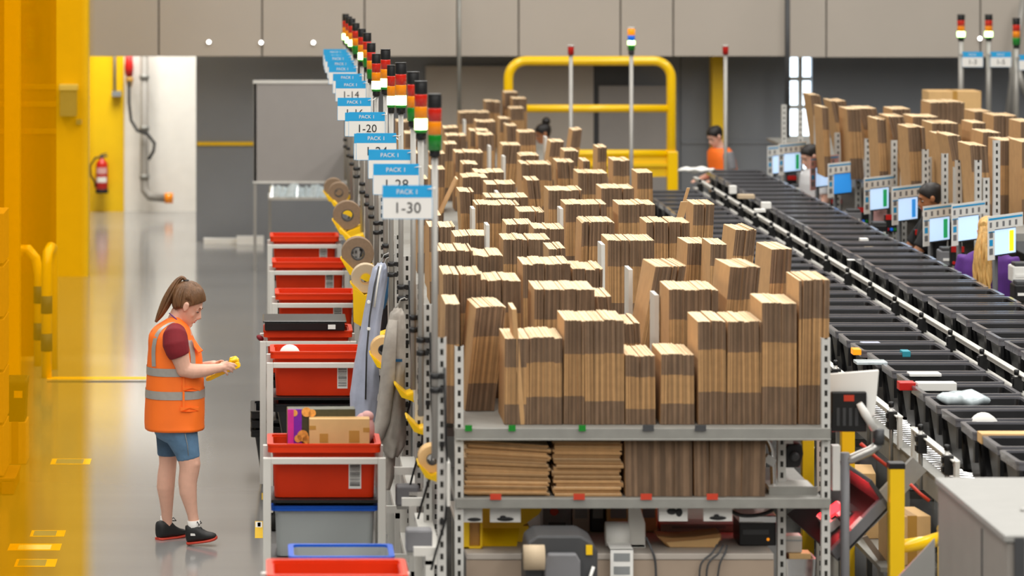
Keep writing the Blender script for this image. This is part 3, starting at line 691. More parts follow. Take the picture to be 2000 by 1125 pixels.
# towers and signs over the far shelf
for i, (px, yt, d, lit, nm) in enumerate(((1877, 28, 29.6, 1, 'beside the first small sign'), (1931, 28, 29.0, 1, 'between the two small signs'), (1985, 35, 28.4, 0, 'unlit, beside the third small sign'))):
    signal_tower(px, yt, 39.0+.05*i, lit, 'signal tower over the far cardboard shelf, '+nm, hh=.33 if i == 2 else .29, w=.083, pole_bottom=1.45, rest=1.451, clamps=False, poled=.06, grp='signal towers over the far shelf')
for i, (a, b, yt, d, n) in enumerate(((1880, 1919, 101, 38.95, '1-3'), (1934, 1975, 101, 39.0, '1-5'), (1990, 2031, 107, 39.05, '1-7'))):
    pack_sign(a, b, yt, d, 'PACK', n, 'small blue and white sign over the far shelf, '+nth(i)+' from the window strip', 'small signs over the far shelf', w=.225, h=.165, bolt=False); bt = MB().box2((-.15, -.004, .12), (-.10, .004, .14)).build('bracket', 'alu', bpy.data.objects['number_sign' if False else t_last[-1]])
t = thing('ladder_frame', 'pair of slanted grey poles at the edge behind the last signal tower', 'frame', (FX(1978, 41.7), 41.7, 0))
for a, b in (((1968, 230), (1998, 0)), ((1978, 230), (1978, 110)), ((1985, 130), (2010, 200))):
    MB().cyl(P(a[0], a[1], 41.7), P(b[0], b[1], 41.75), .04, 12).build('pole', 'alu', t, True)
for px in (1968, 1978): MB().cyl((FX(px, 41.7), 41.7, 0), P(px, 230, 41.7), .04, 12).build('leg', 'alu', t, True)
# ------------------------------------------------------------------ totes
def tote_profile(w, d, h, r=.03, skirt=.06, inset=.03, taper=.04, lip=.026):
    i = inset; lip = max(lip, inset-.001)
    body = [rr(w-2*i-2*taper, d-2*i-2*taper, r, 0), rr(w-2*i-.01, d-2*i-.01, r, h-skirt-.02), rr(w-2*i, d-2*i, r, h-skirt+.004),
            rr(w-2*i, d-2*i, r, h-.012), rr(w-2*i-.016, d-2*i-.016, r, h-.012), rr(w-2*i-2*taper-.012, d-2*i-2*taper-.012, r, .010)]
    rim = [rr(w-2*i+.002, d-2*i+.002, r, h-skirt), rr(w-.006, d-.006, r, h-skirt), rr(w-.006, d-.006, r, h-.014), rr(w, d, r, h-.012), rr(w, d, r, h), rr(w-2*lip, d-2*lip, r*.9, h), rr(w-2*lip-.004, d-2*lip-.004, r*.9, h-skirt), rr(w-2*i-.001, d-2*i-.001, r*.9, h-skirt)]
    return body, rim
def make_tote(name, lab, cat, w, d, h, m_body, m_rim, loc, group=None, rz=0, label=False, **kw):
    t = thing(name, lab, cat, loc, group, rz)
    body, rim = tote_profile(w, d, h, **kw)
    MB().loft(body, smooth=False).build('tub', m_body, t)
    MB().loft(rim+[rim[0]], caps=(False, False), smooth=False).build('rim', m_rim, t)
    if label:
        lb = MB().box((w*.27, -d/2+.0315, h*.42), (.066, .002, h*.52), 0, (math.radians(3.3), 0, 0))
        for k in range(15): lb.box((w*.27, -d/2+.030-(k-7)*h*.029*.0577, h*.42-h*.2+k*h*.029), (.054, .002, h*R.choice((.008, .013, .018))), 1, (math.radians(3.3), 0, 0))
        lb.build('barcode_label', ['paper_white', 'ink'], t)
    return t
# ------------------------------------------------------------------ pick carts along the aisle
RIM = 1.14
def make_cart(x0, d, lab, tiers, hh=1.075):
    t = thing('pick_cart', lab, 'cart', (x0, d, 0))
    w, dp, s = .645, .46, .042
    for (x, y) in ((s/2, 0), (w-s/2, 0), (s/2, dp), (w-s/2, dp)):
        p = MB().box2((x-s/2, y-s/2, .12), (x+s/2, y+s/2, hh)).build('post', 'white_metal', t, bevel=.003)
    MB().box2((s, -s/2, hh-.032), (w-s, s/2, hh)).build('top_rail', 'white_metal', t, bevel=.003)
    MB().box2((s, dp-s/2, hh-.032), (w-s, dp+s/2, hh)).build('top_rail', 'white_metal', t, bevel=.003)
    for z in tiers:
        MB().box2((s, 0, z-.02), (w-s, dp, z-.004)).build('shelf', 'black_plastic', t)
    for (x, y) in ((s, .02), (w-s, .02), (s, dp-.02), (w-s, dp-.02)):
        MB().lathe([(.02, -.018), (.055, -.016), (.06, 0), (.055, .016), (.02, .018)], (x, y, .06), 16, axis='X').box((x, y, .11), (.05, .05, .03)).build('caster', 'rubber', t)
    return t
CARTS = [(15.05, .02, 'nearest'), (18.8, .030, 'first'), (22.8, .055, 'second'), (23.95, .012, 'third'), (26.3, .10, 'fourth'), (28.7, .085, 'fifth'), (31.0, .075, 'sixth')]
tw, td, th = .60, .40, .285
for i, (d, x0, nm) in enumerate(CARTS):
    z = RIM-th
    where = 'closest to the camera, cut by the frame' if i == 0 else ('holding the toy box' if i == 1 else 'holding the white roll' if i == 2 else 'with the black lid on top' if i == 3 else ('just behind the lidded cart', 'behind the jackets, second from the end', 'farthest along the aisle')[i-4])
    make_cart(x0-.02, d+.02, 'white framed pick cart in the aisle '+where, (z, z-.31, z-.62), hh=z+.218)
    make_tote('tote', 'red tote on the top of the cart '+where, 'tote', tw, td, th, 'red_tote', 'red_tote', (x0+.302, d+.245, z), 'red totes on the carts', label=(i > 0), skirt=.045, taper=.014, inset=.024)
    m = 'grey_tote' if i == 1 else 'black_tote'
    if i == 1:
        zz = .825-.29
        make_tote('tote', 'grey tote with a blue rim on the middle tier of the first cart', 'tote', .57, .38, .27, 'grey_tote', 'blue_rim', (x0+.305, d+.24, z-.31), skirt=.028, inset=.02, taper=.014)
    elif i > 1:
        make_tote('tote', 'black tote on the middle tier of the cart '+where, 'tote', tw-.03, td, .26, 'black_tote', 'black_tote', (x0+.302, d+.245, z-.31), 'black totes inside the carts', skirt=.05)
        make_tote('tote', 'black tote on the bottom tier of the cart '+where, 'tote', tw-.03, td, .26, 'black_tote', 'black_tote', (x0+.302, d+.245, z-.62), 'black totes inside the carts', skirt=.05)
# grey tote handles in front: curved side wings
g = bpy.data.objects
# blue-rimmed grey tote between the near carts
d = 17.1
t = make_cart(.12, d+.05, 'low white cart with a blue-rimmed tote between the near red totes', (.58,), hh=.62)
make_tote('tote', 'blue-rimmed grey tote between the near red tote and the toy box cart', 'tote', .51, .36, .27, 'grey_tote', 'blue_rim', (FX(668, d), d+.24, .58), skirt=.03, inset=.02, taper=.014)
# black lid on the third cart
t = thing('tote_cover', 'flat black tote lid lying on the red tote of the third cart', 'lid', (.012+.28, 23.95+.22, RIM+.001))
MB().box((-.0, 0, .03), (.535, .42, .055)).box((0, 0, .063), (.56, .44, .012)).build('lid', 'black_tote', t, bevel=.008)
MB().box((.18, -.222, .03), (.05, .004, .03)).build('sticker', 'paper_white', t)
# white roll in the second red tote
p = P(566, 694, 22.95)
tag(MB().lathe([(.02, -.05), (.068, -.05), (.068, .05), (.02, .05)], (0, 0, 0), 20, axis='Y').build('tape_roll', 'paper_white', at=(p.x, 23.0, RIM-.045)), 'white tape roll sticking out of the red tote of the second cart', 'roll')
mat('spot_orange', '#eba24a', .5, var=.2, vscale=60)
# toy box, kraft carton and pink soft pack in the front tote
zf = RIM-th+.012
d = 18.99
t = thing('toy_box', 'purple and pink toy box with a dark window in the front red tote', 'box', (FX(562, d), d, zf), rz=math.radians(2))
hb = FZ(800, d)-zf
MB().box2((0, .02, 0), (.36, .12, hb)).build('carton', 'box_window', t, bevel=.003)
MB().box2((.001, .012, 0), (.075, .02, hb)).build('printed_panel', 'box_purple', t)
MB().box2((.0, .008, 0), (.032, .012, hb)).build('edge_stripe', 'box_pink', t)
for (x, z, r) in ((.035, hb-.02, .018), (.10, hb-.015, .026), (.13, hb-.02, .02)): MB().lathe([(r, -.003), (r, 0)], (x, .012, z), 14, axis='Y', smooth=False).build('printed_spot', 'spot_orange', t)
for (x, z, r) in ((.08, hb-.14, .03), (.055, hb-.155, .02), (.10, hb-.16, .022)): MB().lathe([(r, -.003), (r, 0)], (x, .010, z), 14, axis='Y', smooth=False).build('printed_spot', 'spot_orange', t)
d = 18.93
t = thing('shipping_carton', 'sealed kraft carton with tan tape patches in the front red tote', 'box', (FX(604, d), d, zf))
hb = FZ(818, d)-zf; wb = FX(722, d)-FX(604, d)
MB().box2((0, 0, 0), (wb, .09, hb)).build('body', 'kraft_carton', t, bevel=.003)
tp = MB()
for (a, b, z0, z1) in ((.0, .035, .52, .68), (.055, .10, .0, .36), (.21, .265, .0, .48), (.285, wb, .42, .6)): tp.box2((a, -.0015, hb-.125+z0*.13), (b, 0, hb-.125+z1*.13))
tp.box2((0, .04, hb), (wb, .05, hb+.001)).build('tape', 'tape_tan', t)
p = P(718, 834, 19.12)
o = MB().ell((0, 0, 0), (.06, .05, .09)).ell((.02, 0, .07), (.035, .035, .03)).build('soft_pack', 'pink_soft', at=(p.x-.02, 19.17, p.z-.02)); tag(o, 'pale pink wrapped soft pack behind the kraft carton', 'pack')
# stacked black totes on the floor behind the front cart
for i in range(3):
    make_tote('tote', 'black nested tote on the floor beside the carts, '+('lowest of three', 'middle of three', 'top of three')[i], 'tote', .40, .56, .37, 'black_tote', 'black_tote', (FX(489, 24.7)+.2, 25.0, .0+.065*i), 'nested black totes on the floor', skirt=.05, taper=.05)
# dark red cloth peeking from the third cart
p = P(508, 660, 24.3)
tag(MB().ell((0, 0, 0), (.028, .04, .018), rot=(0, .6, 0)).build('cloth_bundle', 'maroon', at=p), 'dark red cloth poking out beside the third cart', 'cloth')
# ------------------------------------------------------------------ two tote conveyors side by side
mat('tote_rim', '#67676c', .16, var=.1, vscale=8)  # black rim coloured lighter grey, its grazing highlight put into the base colour
def conveyor(x0, x1, y0, y1, zr, lab, roll_to):
    t = thing('roller_conveyor', lab, 'conveyor', (x0, y0, 0))
    L = y1-y0
    for x in (0, x1-x0):
        MB().box2((x-.025, 0, zr-.12), (x+.025, L, zr+.01)).box2((x-.035, 0, zr+.004), (x+.035, L, zr+.012)).build('side_frame', 'galv', t)
    k = 0; y = .05
    while y < roll_to-y0 and k < 95:
        MB().cyl((.03, y, zr-.03), (x1-x0-.03, y, zr-.03), .026, 10).build('roller', 'chrome', t); y += .085; k += 1
    MB().box2((.03, 0, zr-.11), (x1-x0-.03, L, zr-.09)).build('bed_plate', 'dark_grey', t)
    y = .3
    while y < L:
        for x in (0, x1-x0): MB().box2((x-.03, y-.03, 0), (x+.03, y+.03, zr-.12)).build('leg', 'galv', t)
        MB().box2((0, y-.02, .25), (x1-x0, y+.02, .30)).build('cross_brace', 'galv', t)
        y += 2.2
    return t
ZA, ZB = .896, 1.038
conveyor(3.65, 4.385, 17.86, 36.1, ZA, 'roller conveyor with black totes beside the cardboard racks', 23)
conveyor(4.53, 5.085, 19.3, 37.1, ZB, 'raised roller conveyor with black totes between guard rails', 22)
# guard rails: flat bars on posts with black clamps
def guard(x, y0, y1, zs, ztop, pitch, zfoot, lab, ends=False, y_first=None):
    t = thing('guard_rail', lab, 'guard rail', (x, y0, 0))
    for z in zs: MB().box2((-.006, 0, z-.022), (.012, y1-y0, z+.012)).box2((-.02, 0, z+.008), (.02, y1-y0, z+.014)).build('rail', 'white_metal', t)
    y = (y_first-y0) if y_first else .1
    while y < y1-y0:
        MB().cyl((-.03, y, zfoot), (-.03, y, ztop-.03), .012, 10).build('post', 'steel', t)
        MB().lathe([(.015, ztop-.03), (.016, ztop-.004), (.008, ztop)], (-.03, y, 0), 10).build('post_cap', 'black_plastic', t)
        zc = (zs[0]+zs[-1])/2 if len(zs) > 1 else zs[0]-.02
        MB().box((-.025, y, zc), (.05, .06, .10)).box((-.05, y, zc+.025), (.02, .03, .03)).box((-.05, y, zc-.025), (.02, .03, .03)).build('clamp', 'black_plastic', t)
        y += pitch
    if ends:
        for yy in (0, y1-y0): MB().box2((-.01, yy-.03, zs[0]-.17), (.012, yy+.03, zs[0]+.014)).build('end_plate', 'white_metal', t)
    return t
guard(4.465, 19.5, 36.9, (1.217, 1.109), 1.255, 1.011, ZB-.12, 'long double guard rail with black clamps between the two conveyors', y_first=20.03)
guard(5.188, 19.5, 36.9, (1.142,), 1.241, .945, ZB-.12, 'guard rail along the far side of the raised conveyor', y_first=19.85)
guard(3.62, 22.3, 35.5, (1.057,), 1.142, .945, ZA-.1, 'long guard rail beside the conveyor at the cardboard racks', ends=True)
guard(3.62, 20.32, 21.31, (1.066,), 1.151, .75, ZA-.1, 'short white guard rail segment behind the back of the white screen', ends=True)
guard(3.62, 18.66, 19.89, (1.066,), 1.151, .75, ZA-.1, 'short white guard rail segment beside the nearest black totes', ends=True)
# totes
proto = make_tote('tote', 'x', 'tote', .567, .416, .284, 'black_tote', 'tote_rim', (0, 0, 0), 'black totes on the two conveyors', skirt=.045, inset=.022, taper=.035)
hd = MB()
for sx in (-.19, .19): hd.box((sx, -.210, .222), (.012, .012, .05))
hd.box((0, -.209, .255), (.21, .006, .03)).build('handle', 'black_plastic', proto)
for sx in (-1, 1): MB().box((sx*.268, -.203, .18), (.02, .05, .11)).build('corner_rib', 'black_plastic', proto)
first = True
def row(n, d0, pitch, xc, zt, phrase, skip=()):
    global first
    out = []
    for i in range(n):
        if i in skip: continue
        d = d0+pitch*i-.208; lb = f'black tote on {phrase}, {nth(i)} from the near end'
        loc = (xc+R.uniform(-.012, .012), d, zt+.006); rz = R.uniform(-.025, .025)
        if first:
            o = proto; o['label'] = lb; o.location = loc; o.rotation_euler.z = rz; first = False
            o.matrix_basis = Matrix.LocRotScale(Vector(loc), Euler((0, 0, rz)), Vector((1, 1, 1)))
        else: o = copy_tree(proto, loc, lb, rz)
        out.append(o)
    return out
rowA = row(35, 18.35, .510, 4.063, ZA, 'the conveyor beside the cardboard racks')
rowB = row(31, 21.36, .5055, 4.805, ZB, 'the raised conveyor between guard rails')
# what shows inside the totes
def in_tote(name, lab, cat, px, py, d, size, m, rz=0, shape='box', dz=0):
    d *= .945; size = tuple(q*.945 for q in size); p = P(px, py, d); p.z -= {'box': .045, 'bag': .045, 'roll': .06}[shape]
    mb = MB()
    if shape == 'box': mb.box((0, 0, 0), size)
    elif shape == 'bag':
        mb.ell((0, 0, 0), (size[0]/2, size[1]/2, size[2]/2), nu=18, nv=10)
        mb.v = [(x*(1+.12*math.sin(9*y*6+x*30)), y, z+.012*math.sin(x*40)*math.cos(y*34)) for x, y, z in mb.v]
    elif shape == 'roll': mb.lathe([(.022, -size[1]/2), (size[0]/2, -size[1]/2), (size[0]/2, size[1]/2), (.022, size[1]/2)], (0, 0, 0), 22, axis='Y')
    o = mb.build(name, m, bevel=.004 if shape == 'box' else 0, at=p); o.rotation_euler.z = rz
    tag(o, lab, cat)
in_tote('parcel', 'kraft parcel in a near black tote of the rack-side conveyor', 'parcel', 1965, 838, 20.0, (.30, .12, .06), 'kraft_carton')
in_tote('tape_roll', 'white paper roll standing in a near black tote', 'roll', 1922, 812, 20.6, (.16, .06, .16), 'paper_white', shape='roll')
in_tote('plastic_bag', 'clear crinkled plastic bag in a black tote', 'bag', 1882, 764, 21.55, (.30, .22, .10), 'plastic_clear', shape='bag')
in_tote('parcel', 'white flat parcel in a black tote beside a red one', 'parcel', 1828, 739, 22.1, (.24, .10, .05), 'paper_white')
in_tote('parcel', 'red parcel in a black tote beside a white one', 'parcel', 1770, 738, 22.1, (.10, .10, .05), 'red_plastic')
in_tote('paper_sheet', 'crumpled white paper in a black tote before the white parcel', 'paper', 1805, 716, 22.65, (.2, .12, .02), 'paper_white')
in_tote('document_pouch', 'pale document pouch in a black tote of the rack-side conveyor', 'pouch', 1700, 693, 23.2, (.2, .14, .02), 'plastic_clear')
in_tote('parcel', 'teal parcel in a black tote beside an orange one', 'parcel', 1768, 676, 23.75, (.055, .10, .04), 'teal')
in_tote('parcel', 'orange parcel in a black tote beside a teal one', 'parcel', 1672, 672, 23.75, (.055, .10, .04), 'orange_lens')
in_tote('parcel', 'pale violet parcel in a black tote of the rack-side conveyor', 'parcel', 1700, 659, 24.3, (.13, .10, .03), 'jacket')
in_tote('parcel', 'bright yellow parcel in a black tote of the raised conveyor', 'parcel', 1797, 558, 26.55, (.10, .10, .06), 'screen_yellow' if False else 'yellow_paint')
in_tote('parcel', 'pale parcel at the corner of a raised black tote', 'parcel', 1888, 566, 26.4, (.10, .08, .05), 'paper_white')
in_tote('parcel', 'kraft parcel in a raised black tote in the middle of the row', 'parcel', 1750, 526, 28.1, (.11, .10, .05), 'kraft_carton')
in_tote('parcel', 'small blue parcel in a raised black tote', 'parcel', 1749, 531, 27.6, (.045, .1, .05), 'sign_blue')
in_tote('parcel', 'white flat parcel in a raised black tote before the purple shirt', 'parcel', 1845, 577, 26.0, (.1, .10, .03), 'paper_white')
in_tote('parcel', 'second white parcel in a raised black tote before the purple shirt', 'parcel', 1896, 580, 26.0, (.1, .08, .03), 'paper_white')
in_tote('parcel', 'pale parcel in a near raised black tote', 'parcel', 1985, 638, 24.0, (.14, .10, .04), 'roll_pale')
in_tote('parcel', 'white parcel in the far part of the raised tote row', 'parcel', 1431, 361, 35.9, (.07, .08, .08), 'paper_white')
in_tote('parcel', 'small white parcel midway along the raised tote row', 'parcel', 1496, 391, 33.7, (.09, .08, .06), 'paper_white')
in_tote('parcel', 'low white parcel midway along the raised tote row', 'parcel', 1484, 401, 33.2, (.10, .08, .03), 'paper_white')
in_tote('parcel', 'pale flat parcel across two far raised totes', 'parcel', 1457, 374, 34.8, (.16, .10, .04), 'roll_pale')
in_tote('parcel', 'white parcel at the edge of a raised tote near the black shirt', 'parcel', 1687, 461, 30.4, (.07, .08, .06), 'paper_white')
in_tote('parcel', 'grey label pack at the edge of a raised tote near the black shirt', 'parcel', 1698, 477, 29.9, (.08, .08, .05), 'roll_pale')
in_tote('plastic_wrap', 'white wrapped roll lying across the far end of the raised conveyor', 'wrap', 1362, 323, 38.6, (.40, .16, .06), 'paper_white', shape='bag')
for i, (px, py, d) in enumerate(((1680, 480, 29.6), (1690, 503, 28.7), (1662, 496, 28.9))):
    in_tote('paper_slip', 'white paper slip on the rim of a raised tote, '+nth(i)+' from the black shirt', 'paper', px, py, d, (.06, .06, .01), 'paper_white')
# yellow and blue tape on a near raised tote
p = P(1971, 663, 23.02)
# yellow square posts with black caps
for i, (px, d, w) in enumerate(((1750, 18.0, .075), (1655, 19.6, .072), (1577, 21.0, .07))):
    x = FX(px, d); zt = 1.155
    t = thing('guard_post', 'yellow square post with a black cap, '+nth(i)+' from the grey cabinet', 'post', (x, d, 0), 'yellow square guard posts')
    MB().box2((-w/2, -w/2, 0), (w/2, w/2, zt)).build('shaft', 'yellow_paint', t, bevel=.005)
    MB().box2((-w/2-.003, -w/2-.003, zt-.01), (w/2+.003, w/2+.003, zt+.02)).build('cap', 'black_plastic', t, bevel=.004)
    MB().box2((-.08, -.08, 0), (.08, .08, .012)).build('base_plate', 'yellow_paint', t)
    for z in (.2, .45, .8): MB().lathe([(.008, 0), (.006, .008)], (w/2, 0, z), 8, axis='X').build('bolt', 'steel', t)
t = thing('safety_rail', 'yellow tube rail between two yellow square posts under the conveyor', 'rail', (3.45, 18.4, 0))
MB().tube([(3.2, 18.05, .74), (3.38, 18.2, .735), (3.52, 18.4, .735), (3.54, 18.6, .735)], .035, 12).build('tube', 'yellow_gloss', t, True)
MB().cyl((3.54, 18.6, 0), (3.54, 18.6, .74), .03, 12).build('leg', 'yellow_gloss', t, True)
# cartons stored under the conveyor
carton('shipping_carton', 'brown carton with a curved smile mark under the conveyor behind a yellow post', (3.41, 19.0, .501), (.20, .30, .26), rz=.1)
sm = bpy.data.objects.get('shipping_carton.008')
for o in [o for o in C.objects if o.get('label', '').startswith('brown carton with a curved')]:
    MB().tube([(-.06, -.152, .13), (-.03, -.153, .09), (0, -.153, .08), (.04, -.153, .095), (.06, -.152, .12)], .005, 6).box((.06, -.152, .12), (.02, .003, .02)).build('printed_mark', 'ink', o)
carton('shipping_carton', 'open brown carton under the conveyor beside the scanner tray', (3.41, 20.6, .501), (.22, .34, .24), rz=-.1, tape=False)
carton('shipping_carton', 'low brown carton under the conveyor by the yellow post', (3.41, 19.8, .501), (.20, .28, .14), rz=.05)
t = thing('storage_shelf', 'low grey shelf under the conveyor carrying brown cartons', 'shelf', (3.41, 19.9, 0))
MB().box2((-.16, -1.1, .475), (.16, 1.1, .50)).build('shelf_board', 'galv', t)
for x in (-.145, .145):
    for y in (-1.0, 1.05): MB().box2((x-.015, y-.015, 0), (x+.015, y+.015, .475)).build('leg', 'galv', t)
# ------------------------------------------------------------------ far packing stations: rack with cardboard, screens, control boxes
SHF = 1.45
def make_rack2():
    t = thing('packing_rack', 'x', 'rack', (5.62, 27.85, 0), 'packing racks beyond the conveyors')
    W = 3.1; B = 2.4
    MB().box2((0, 0, SHF-.03), (W, B-.004, SHF-.001)).build('top_shelf', 'galv', t)
    MB().box2((0, -.01, SHF-.06), (W, .02, SHF)).build('shelf_beam', 'galv', t)
    MB().box2((0, 0, .86), (1.2, B-.05, .90)).build('worktop', 'bench_top', t, bevel=.004)
    MB().box2((0.02, .5, .1), (1.1, .9, .84)).build('cabinet', 'mid_grey', t)
    for (x, y) in ((.02, .02), (W-.02, .02), (.02, B/2), (W-.02, B/2)):
        u = MB().box((0, 0, .94), (.05, .004, 1.88)).box((-.024, .02, .94), (.003, .04, 1.88)).box((.024, .02, .94), (.003, .04, 1.88))
        o = u.build('upright', 'slotted_steel', t); o.location = (x, y, 0)
    return t
rk2 = make_rack2()
for k in range(5):
    lab = 'packing rack of cardboard beyond the conveyors, '+nth(k)+' from the purple shirt'
    if k == 0: rk2['label'] = lab
    else: copy_tree(rk2, (5.62, 27.85+2.4*k, 0), lab)
BUN2 = [
 (1602, 1622, 186, None, -20, 0), (1612, 1624, 210, None, -6, 0), (1650, 1679, 198, None, -26, 0), (1662, 1688, 213, None, -8, 0), (1710, 1745, 212, None, -34, 0),
 (1720, 1737, 233, None, -8, 0), (1743, 1779, 213, None, 0, 0), (1765, 1794, 228, None, -30, 0), (1782, 1815, 248, None, -10, 0), (1783, 1834, 228, None, 0, 0),
 (1816, 1884, 200, None, 0, 0), (1821, 1873, 241, None, 0, 0), (1840, 1856, 263, None, -4, 0), (1880, 1905, 265, None, -30, 0), (1896, 1921, 241, None, 4, 0),
 (1904, 1936, 218, None, 0, 0), (1940, 1985, 226, None, 0, 0), (1914, 1947, 259, None, 6, 0), (1906, 1940, 284, None, -12, 0), (1953, 1994, 275, None, 0, 0), (1996, 2030, 277, None, 0, 0), (1993, 2020, 238, None, 0, 0),
]
R2 = random.Random(5)
rows2 = place_bundles(BUN2, SHF, .66, 'far', '', R2, dep=.5)
rows2.sort(key=lambda q: q[3]/q[2])
for ci, (_, _, d, x0, x1, yt, ln, yw, a) in enumerate(rows2):
    H = max(.3, FZ(yt, d)-SHF); lean = (FX(ln, d)-FX(0, d))/H
    o = bundle_mesh(x1-x0, H, .5, lean, 0, (.3, .68), .008, R2).build('cardboard_bundle', BM, fix=False); o.location = (x0, d, SHF+.001)
    tag(o, ('leaning' if abs(ln) > 8 else 'upright')+' bundle of flattened boxes on the far shelf, '+nth(ci)+' from the window strip', 'cardboard bundle', 'bundles of flattened boxes on the far shelf')
carton('shipping_carton', 'large brown carton on the far shelf behind the signal towers', (7.3, 37.9, SHF+.001), (.55, .4, .62))
for i, (px, yt) in enumerate(((1596, 225), (1637, 259), (1695, 271), (1747, 274), (1808, 292), (1846, 300), (1873, 313), (1911, 313), (1947, 274))):
    d = 5.58*FPX/(px-VX); zt = FZ(yt, d)
    t = thing('rack_post', 'pale slotted post before the far cardboard, '+nth(i)+' from the window strip', 'post', (5.58, d, 0), 'slotted posts before the far cardboard')
    u = MB().box((0, 0, zt/2), (.05, .004, zt)).box((-.024, .02, zt/2), (.003, .04, zt)).box((.024, .02, zt/2), (.003, .04, zt))
    u.build('profile', 'slotted_steel', t)
    MB().box((0, .03, .01), (.10, .10, .02)).build('foot', 'galv', t)
# screens with white icon boards
YAW = math.radians(50)
def station_screen(px, yt, d, kind, lab, tint='paper_white'):
    d *= .92; p = P(px, yt, d); w, h = .32, .18
    t = thing('touch_screen', lab, 'screen', (p.x, d, p.z-h), None, YAW)
    MB().box2((-.01, .002, -.012), (w+.01, .03, h+.01)).build('bezel', 'black_plastic', t, bevel=.004)
    s = MB().box2((0, -.001, 0), (w, .002, h)); s.build('display', 'screen_blue' if kind == 'blue' else 'screen_lit', t)
    if kind in ('green', 'two', 'yellow'):
        MB().box2((w*.70, -.003, h*.08), (w*.90, -.0005, h*.92)).build('status_tile', {'green': 'screen_green', 'two': 'screen_blue', 'yellow': 'screen_yellow'}[kind], t)
    b = MB().box2((-.115, -.012, h+.008), (w+.09, -.008, h+.108)).box2((-.115, -.012, -.03), (-.015, -.008, h+.010)); b.build('icon_board', tint, t)
    g = MB(); g.box2((-.105, -.0135, h+.078), (w+.08, -.012, h+.092), 0)
    for k in range(5): g.box2((-.09+k*.095, -.0135, h+.024), (-.06+k*.095, -.012, h+.062), 1)
    for z, m in ((h*.72, 1), (h*.40, 0), (h*.05, 1)): g.box2((-.095, -.0135, z), (-.045, -.012, z+.045), m)
    g.box2((-.105, -.0135, h*.93), (-.02, -.012, h*.98), 0)
    g.build('printed_icons', ['sign_blue', 'mid_grey'], t)
    MB().box2((w*.45, .03, -.02), (w*.55, .07, h*.6)).cyl((w*.5, .08, -(p.z-h)), (w*.5, .08, h*.5), .02).build('stand', 'dark_grey', t)
    return t
SC = [(1509, 305, 40.6, '', 'screen with a white icon board farthest down the row'), (1531, 301, 39.4, 'green', 'green-tiled screen overlapping the farthest screen of the row'),
      (1593, 328, 37.3, '', 'screen under a pinkish icon board, third along the row'), (1628, 341, 36.2, 'blue', 'screen showing solid blue beside the pinkish board'),
      (1699, 370, 34.0, 'green', 'green-tiled screen right of the blue screen'), (1754, 389, 32.4, 'two', 'screen with blue tiles, largest in the middle of the row'),
      (1815, 428, 30.9, 'green', 'green-tiled screen before the black-shirted packer'), (1871, 425, 29.8, '', 'plain pale screen beside the blonde ponytail'),
      (1942, 450, 28.2, 'yellow', 'screen with a yellow tile at the shoulder of the purple shirt')]
for i, (px, yt, d, k, lab) in enumerate(SC): station_screen(px, yt, d, k, lab, 'pink_soft' if i == 2 else 'paper_white')
# control boxes with red tops on thin posts
for i, (px, py, d) in enumerate(((1545, 357, 39.9), (1633, 404, 37.2), (1685, 421, 34.8), (1740, 436, 33.0), (1798, 466, 31.4), (1869, 500, 29.6))):
    d *= .94; p = P(px, py, d)
    t = thing('control_box', 'black control box with a red top and green button, '+nth(i)+' from the window strip', 'control box', (p.x, d, 0), 'red-topped control boxes')
    z = p.z
    MB().box((0, 0, z), (.11, .06, .15)).build('housing', 'black_plastic', t, bevel=.006)
    MB().box((0, -.032, z+.055), (.10, .006, .045)).build('red_label', 'red_plastic', t)
    for x, m in ((.03, 'green_lens'), (-.03, 'red_plastic'), (0, 'blue_lens')): MB().lathe([(.014, -.03), (.012, -.04)], (x, 0, z-.05), 10, axis='Y').build('button', m, t)
    MB().cyl((0, .02, 0), (0, .02, z-.07), .018, 10).build('post', 'alu', t)
# hand scanners, cable loops and small bins along the far benches
for i, (px, py, d, m) in enumerate(((1665, 415, 34.5, 'mid_grey'), (1715, 440, 33.0, 'black_plastic'), (1850, 490, 30.0, 'mid_grey'), (1996, 556, 27.4, 'black_plastic'), (1558, 366, 38.6, 'paper_white'), (1992, 520, 27.9, 'paper_white'))):
    d *= .94; p = P(px, py, d)
    t = thing('label_printer', ('pale' if m == 'paper_white' else 'grey' if m == 'mid_grey' else 'black')+' label printer at the far benches, '+nth(i)+' placed', 'printer', (p.x, d, p.z-.11)); t['label'] = ('pale' if m == 'paper_white' else 'grey' if m == 'mid_grey' else 'black')+' label printer on the far bench, '+('under the blue screen', 'under the largest middle screen', 'beside the plain pale screen', 'behind the purple shirt shoulder', 'under the pinkish icon board', 'below the yellow-tiled screen')[i]
    MB().box((0, 0, .06), (.14, .18, .12)).build('body', m, t, bevel=.012)
    MB().box((0, -.03, .13), (.12, .12, .03)).build('lid', 'dark_grey', t, bevel=.008)
    MB().box((0, -.092, .05), (.1, .006, .02)).build('label_slot', 'paper_white', t)
    MB().cyl((0, 0, -(p.z-.11)), (0, 0, 0), .03, 10).build('stand', 'galv', t)
t = thing('hanging_garment', 'pale pink garment hanging below the green-tiled screen', 'garment', (FX(1717, 31.6), 31.6, FZ(466, 31.6)))
rg = []
for k in range(9):
    z = .27*k/8; w_ = .075-.012*k/8
    rg.append([Vector((math.cos(a)*w_*(1+.14*math.sin(3*a+k*.5)), math.sin(a)*.05*(1+.2*math.sin(4*a+k)), z)) for a in [2*math.pi*q/20 for q in range(20)]])
MB().loft(rg).build('cloth', 'pink_soft', t)
MB().tube([(0, 0, .26), (0, .01, .31), (.02, .02, .33)], .004, 6).build('hook', 'steel', t)
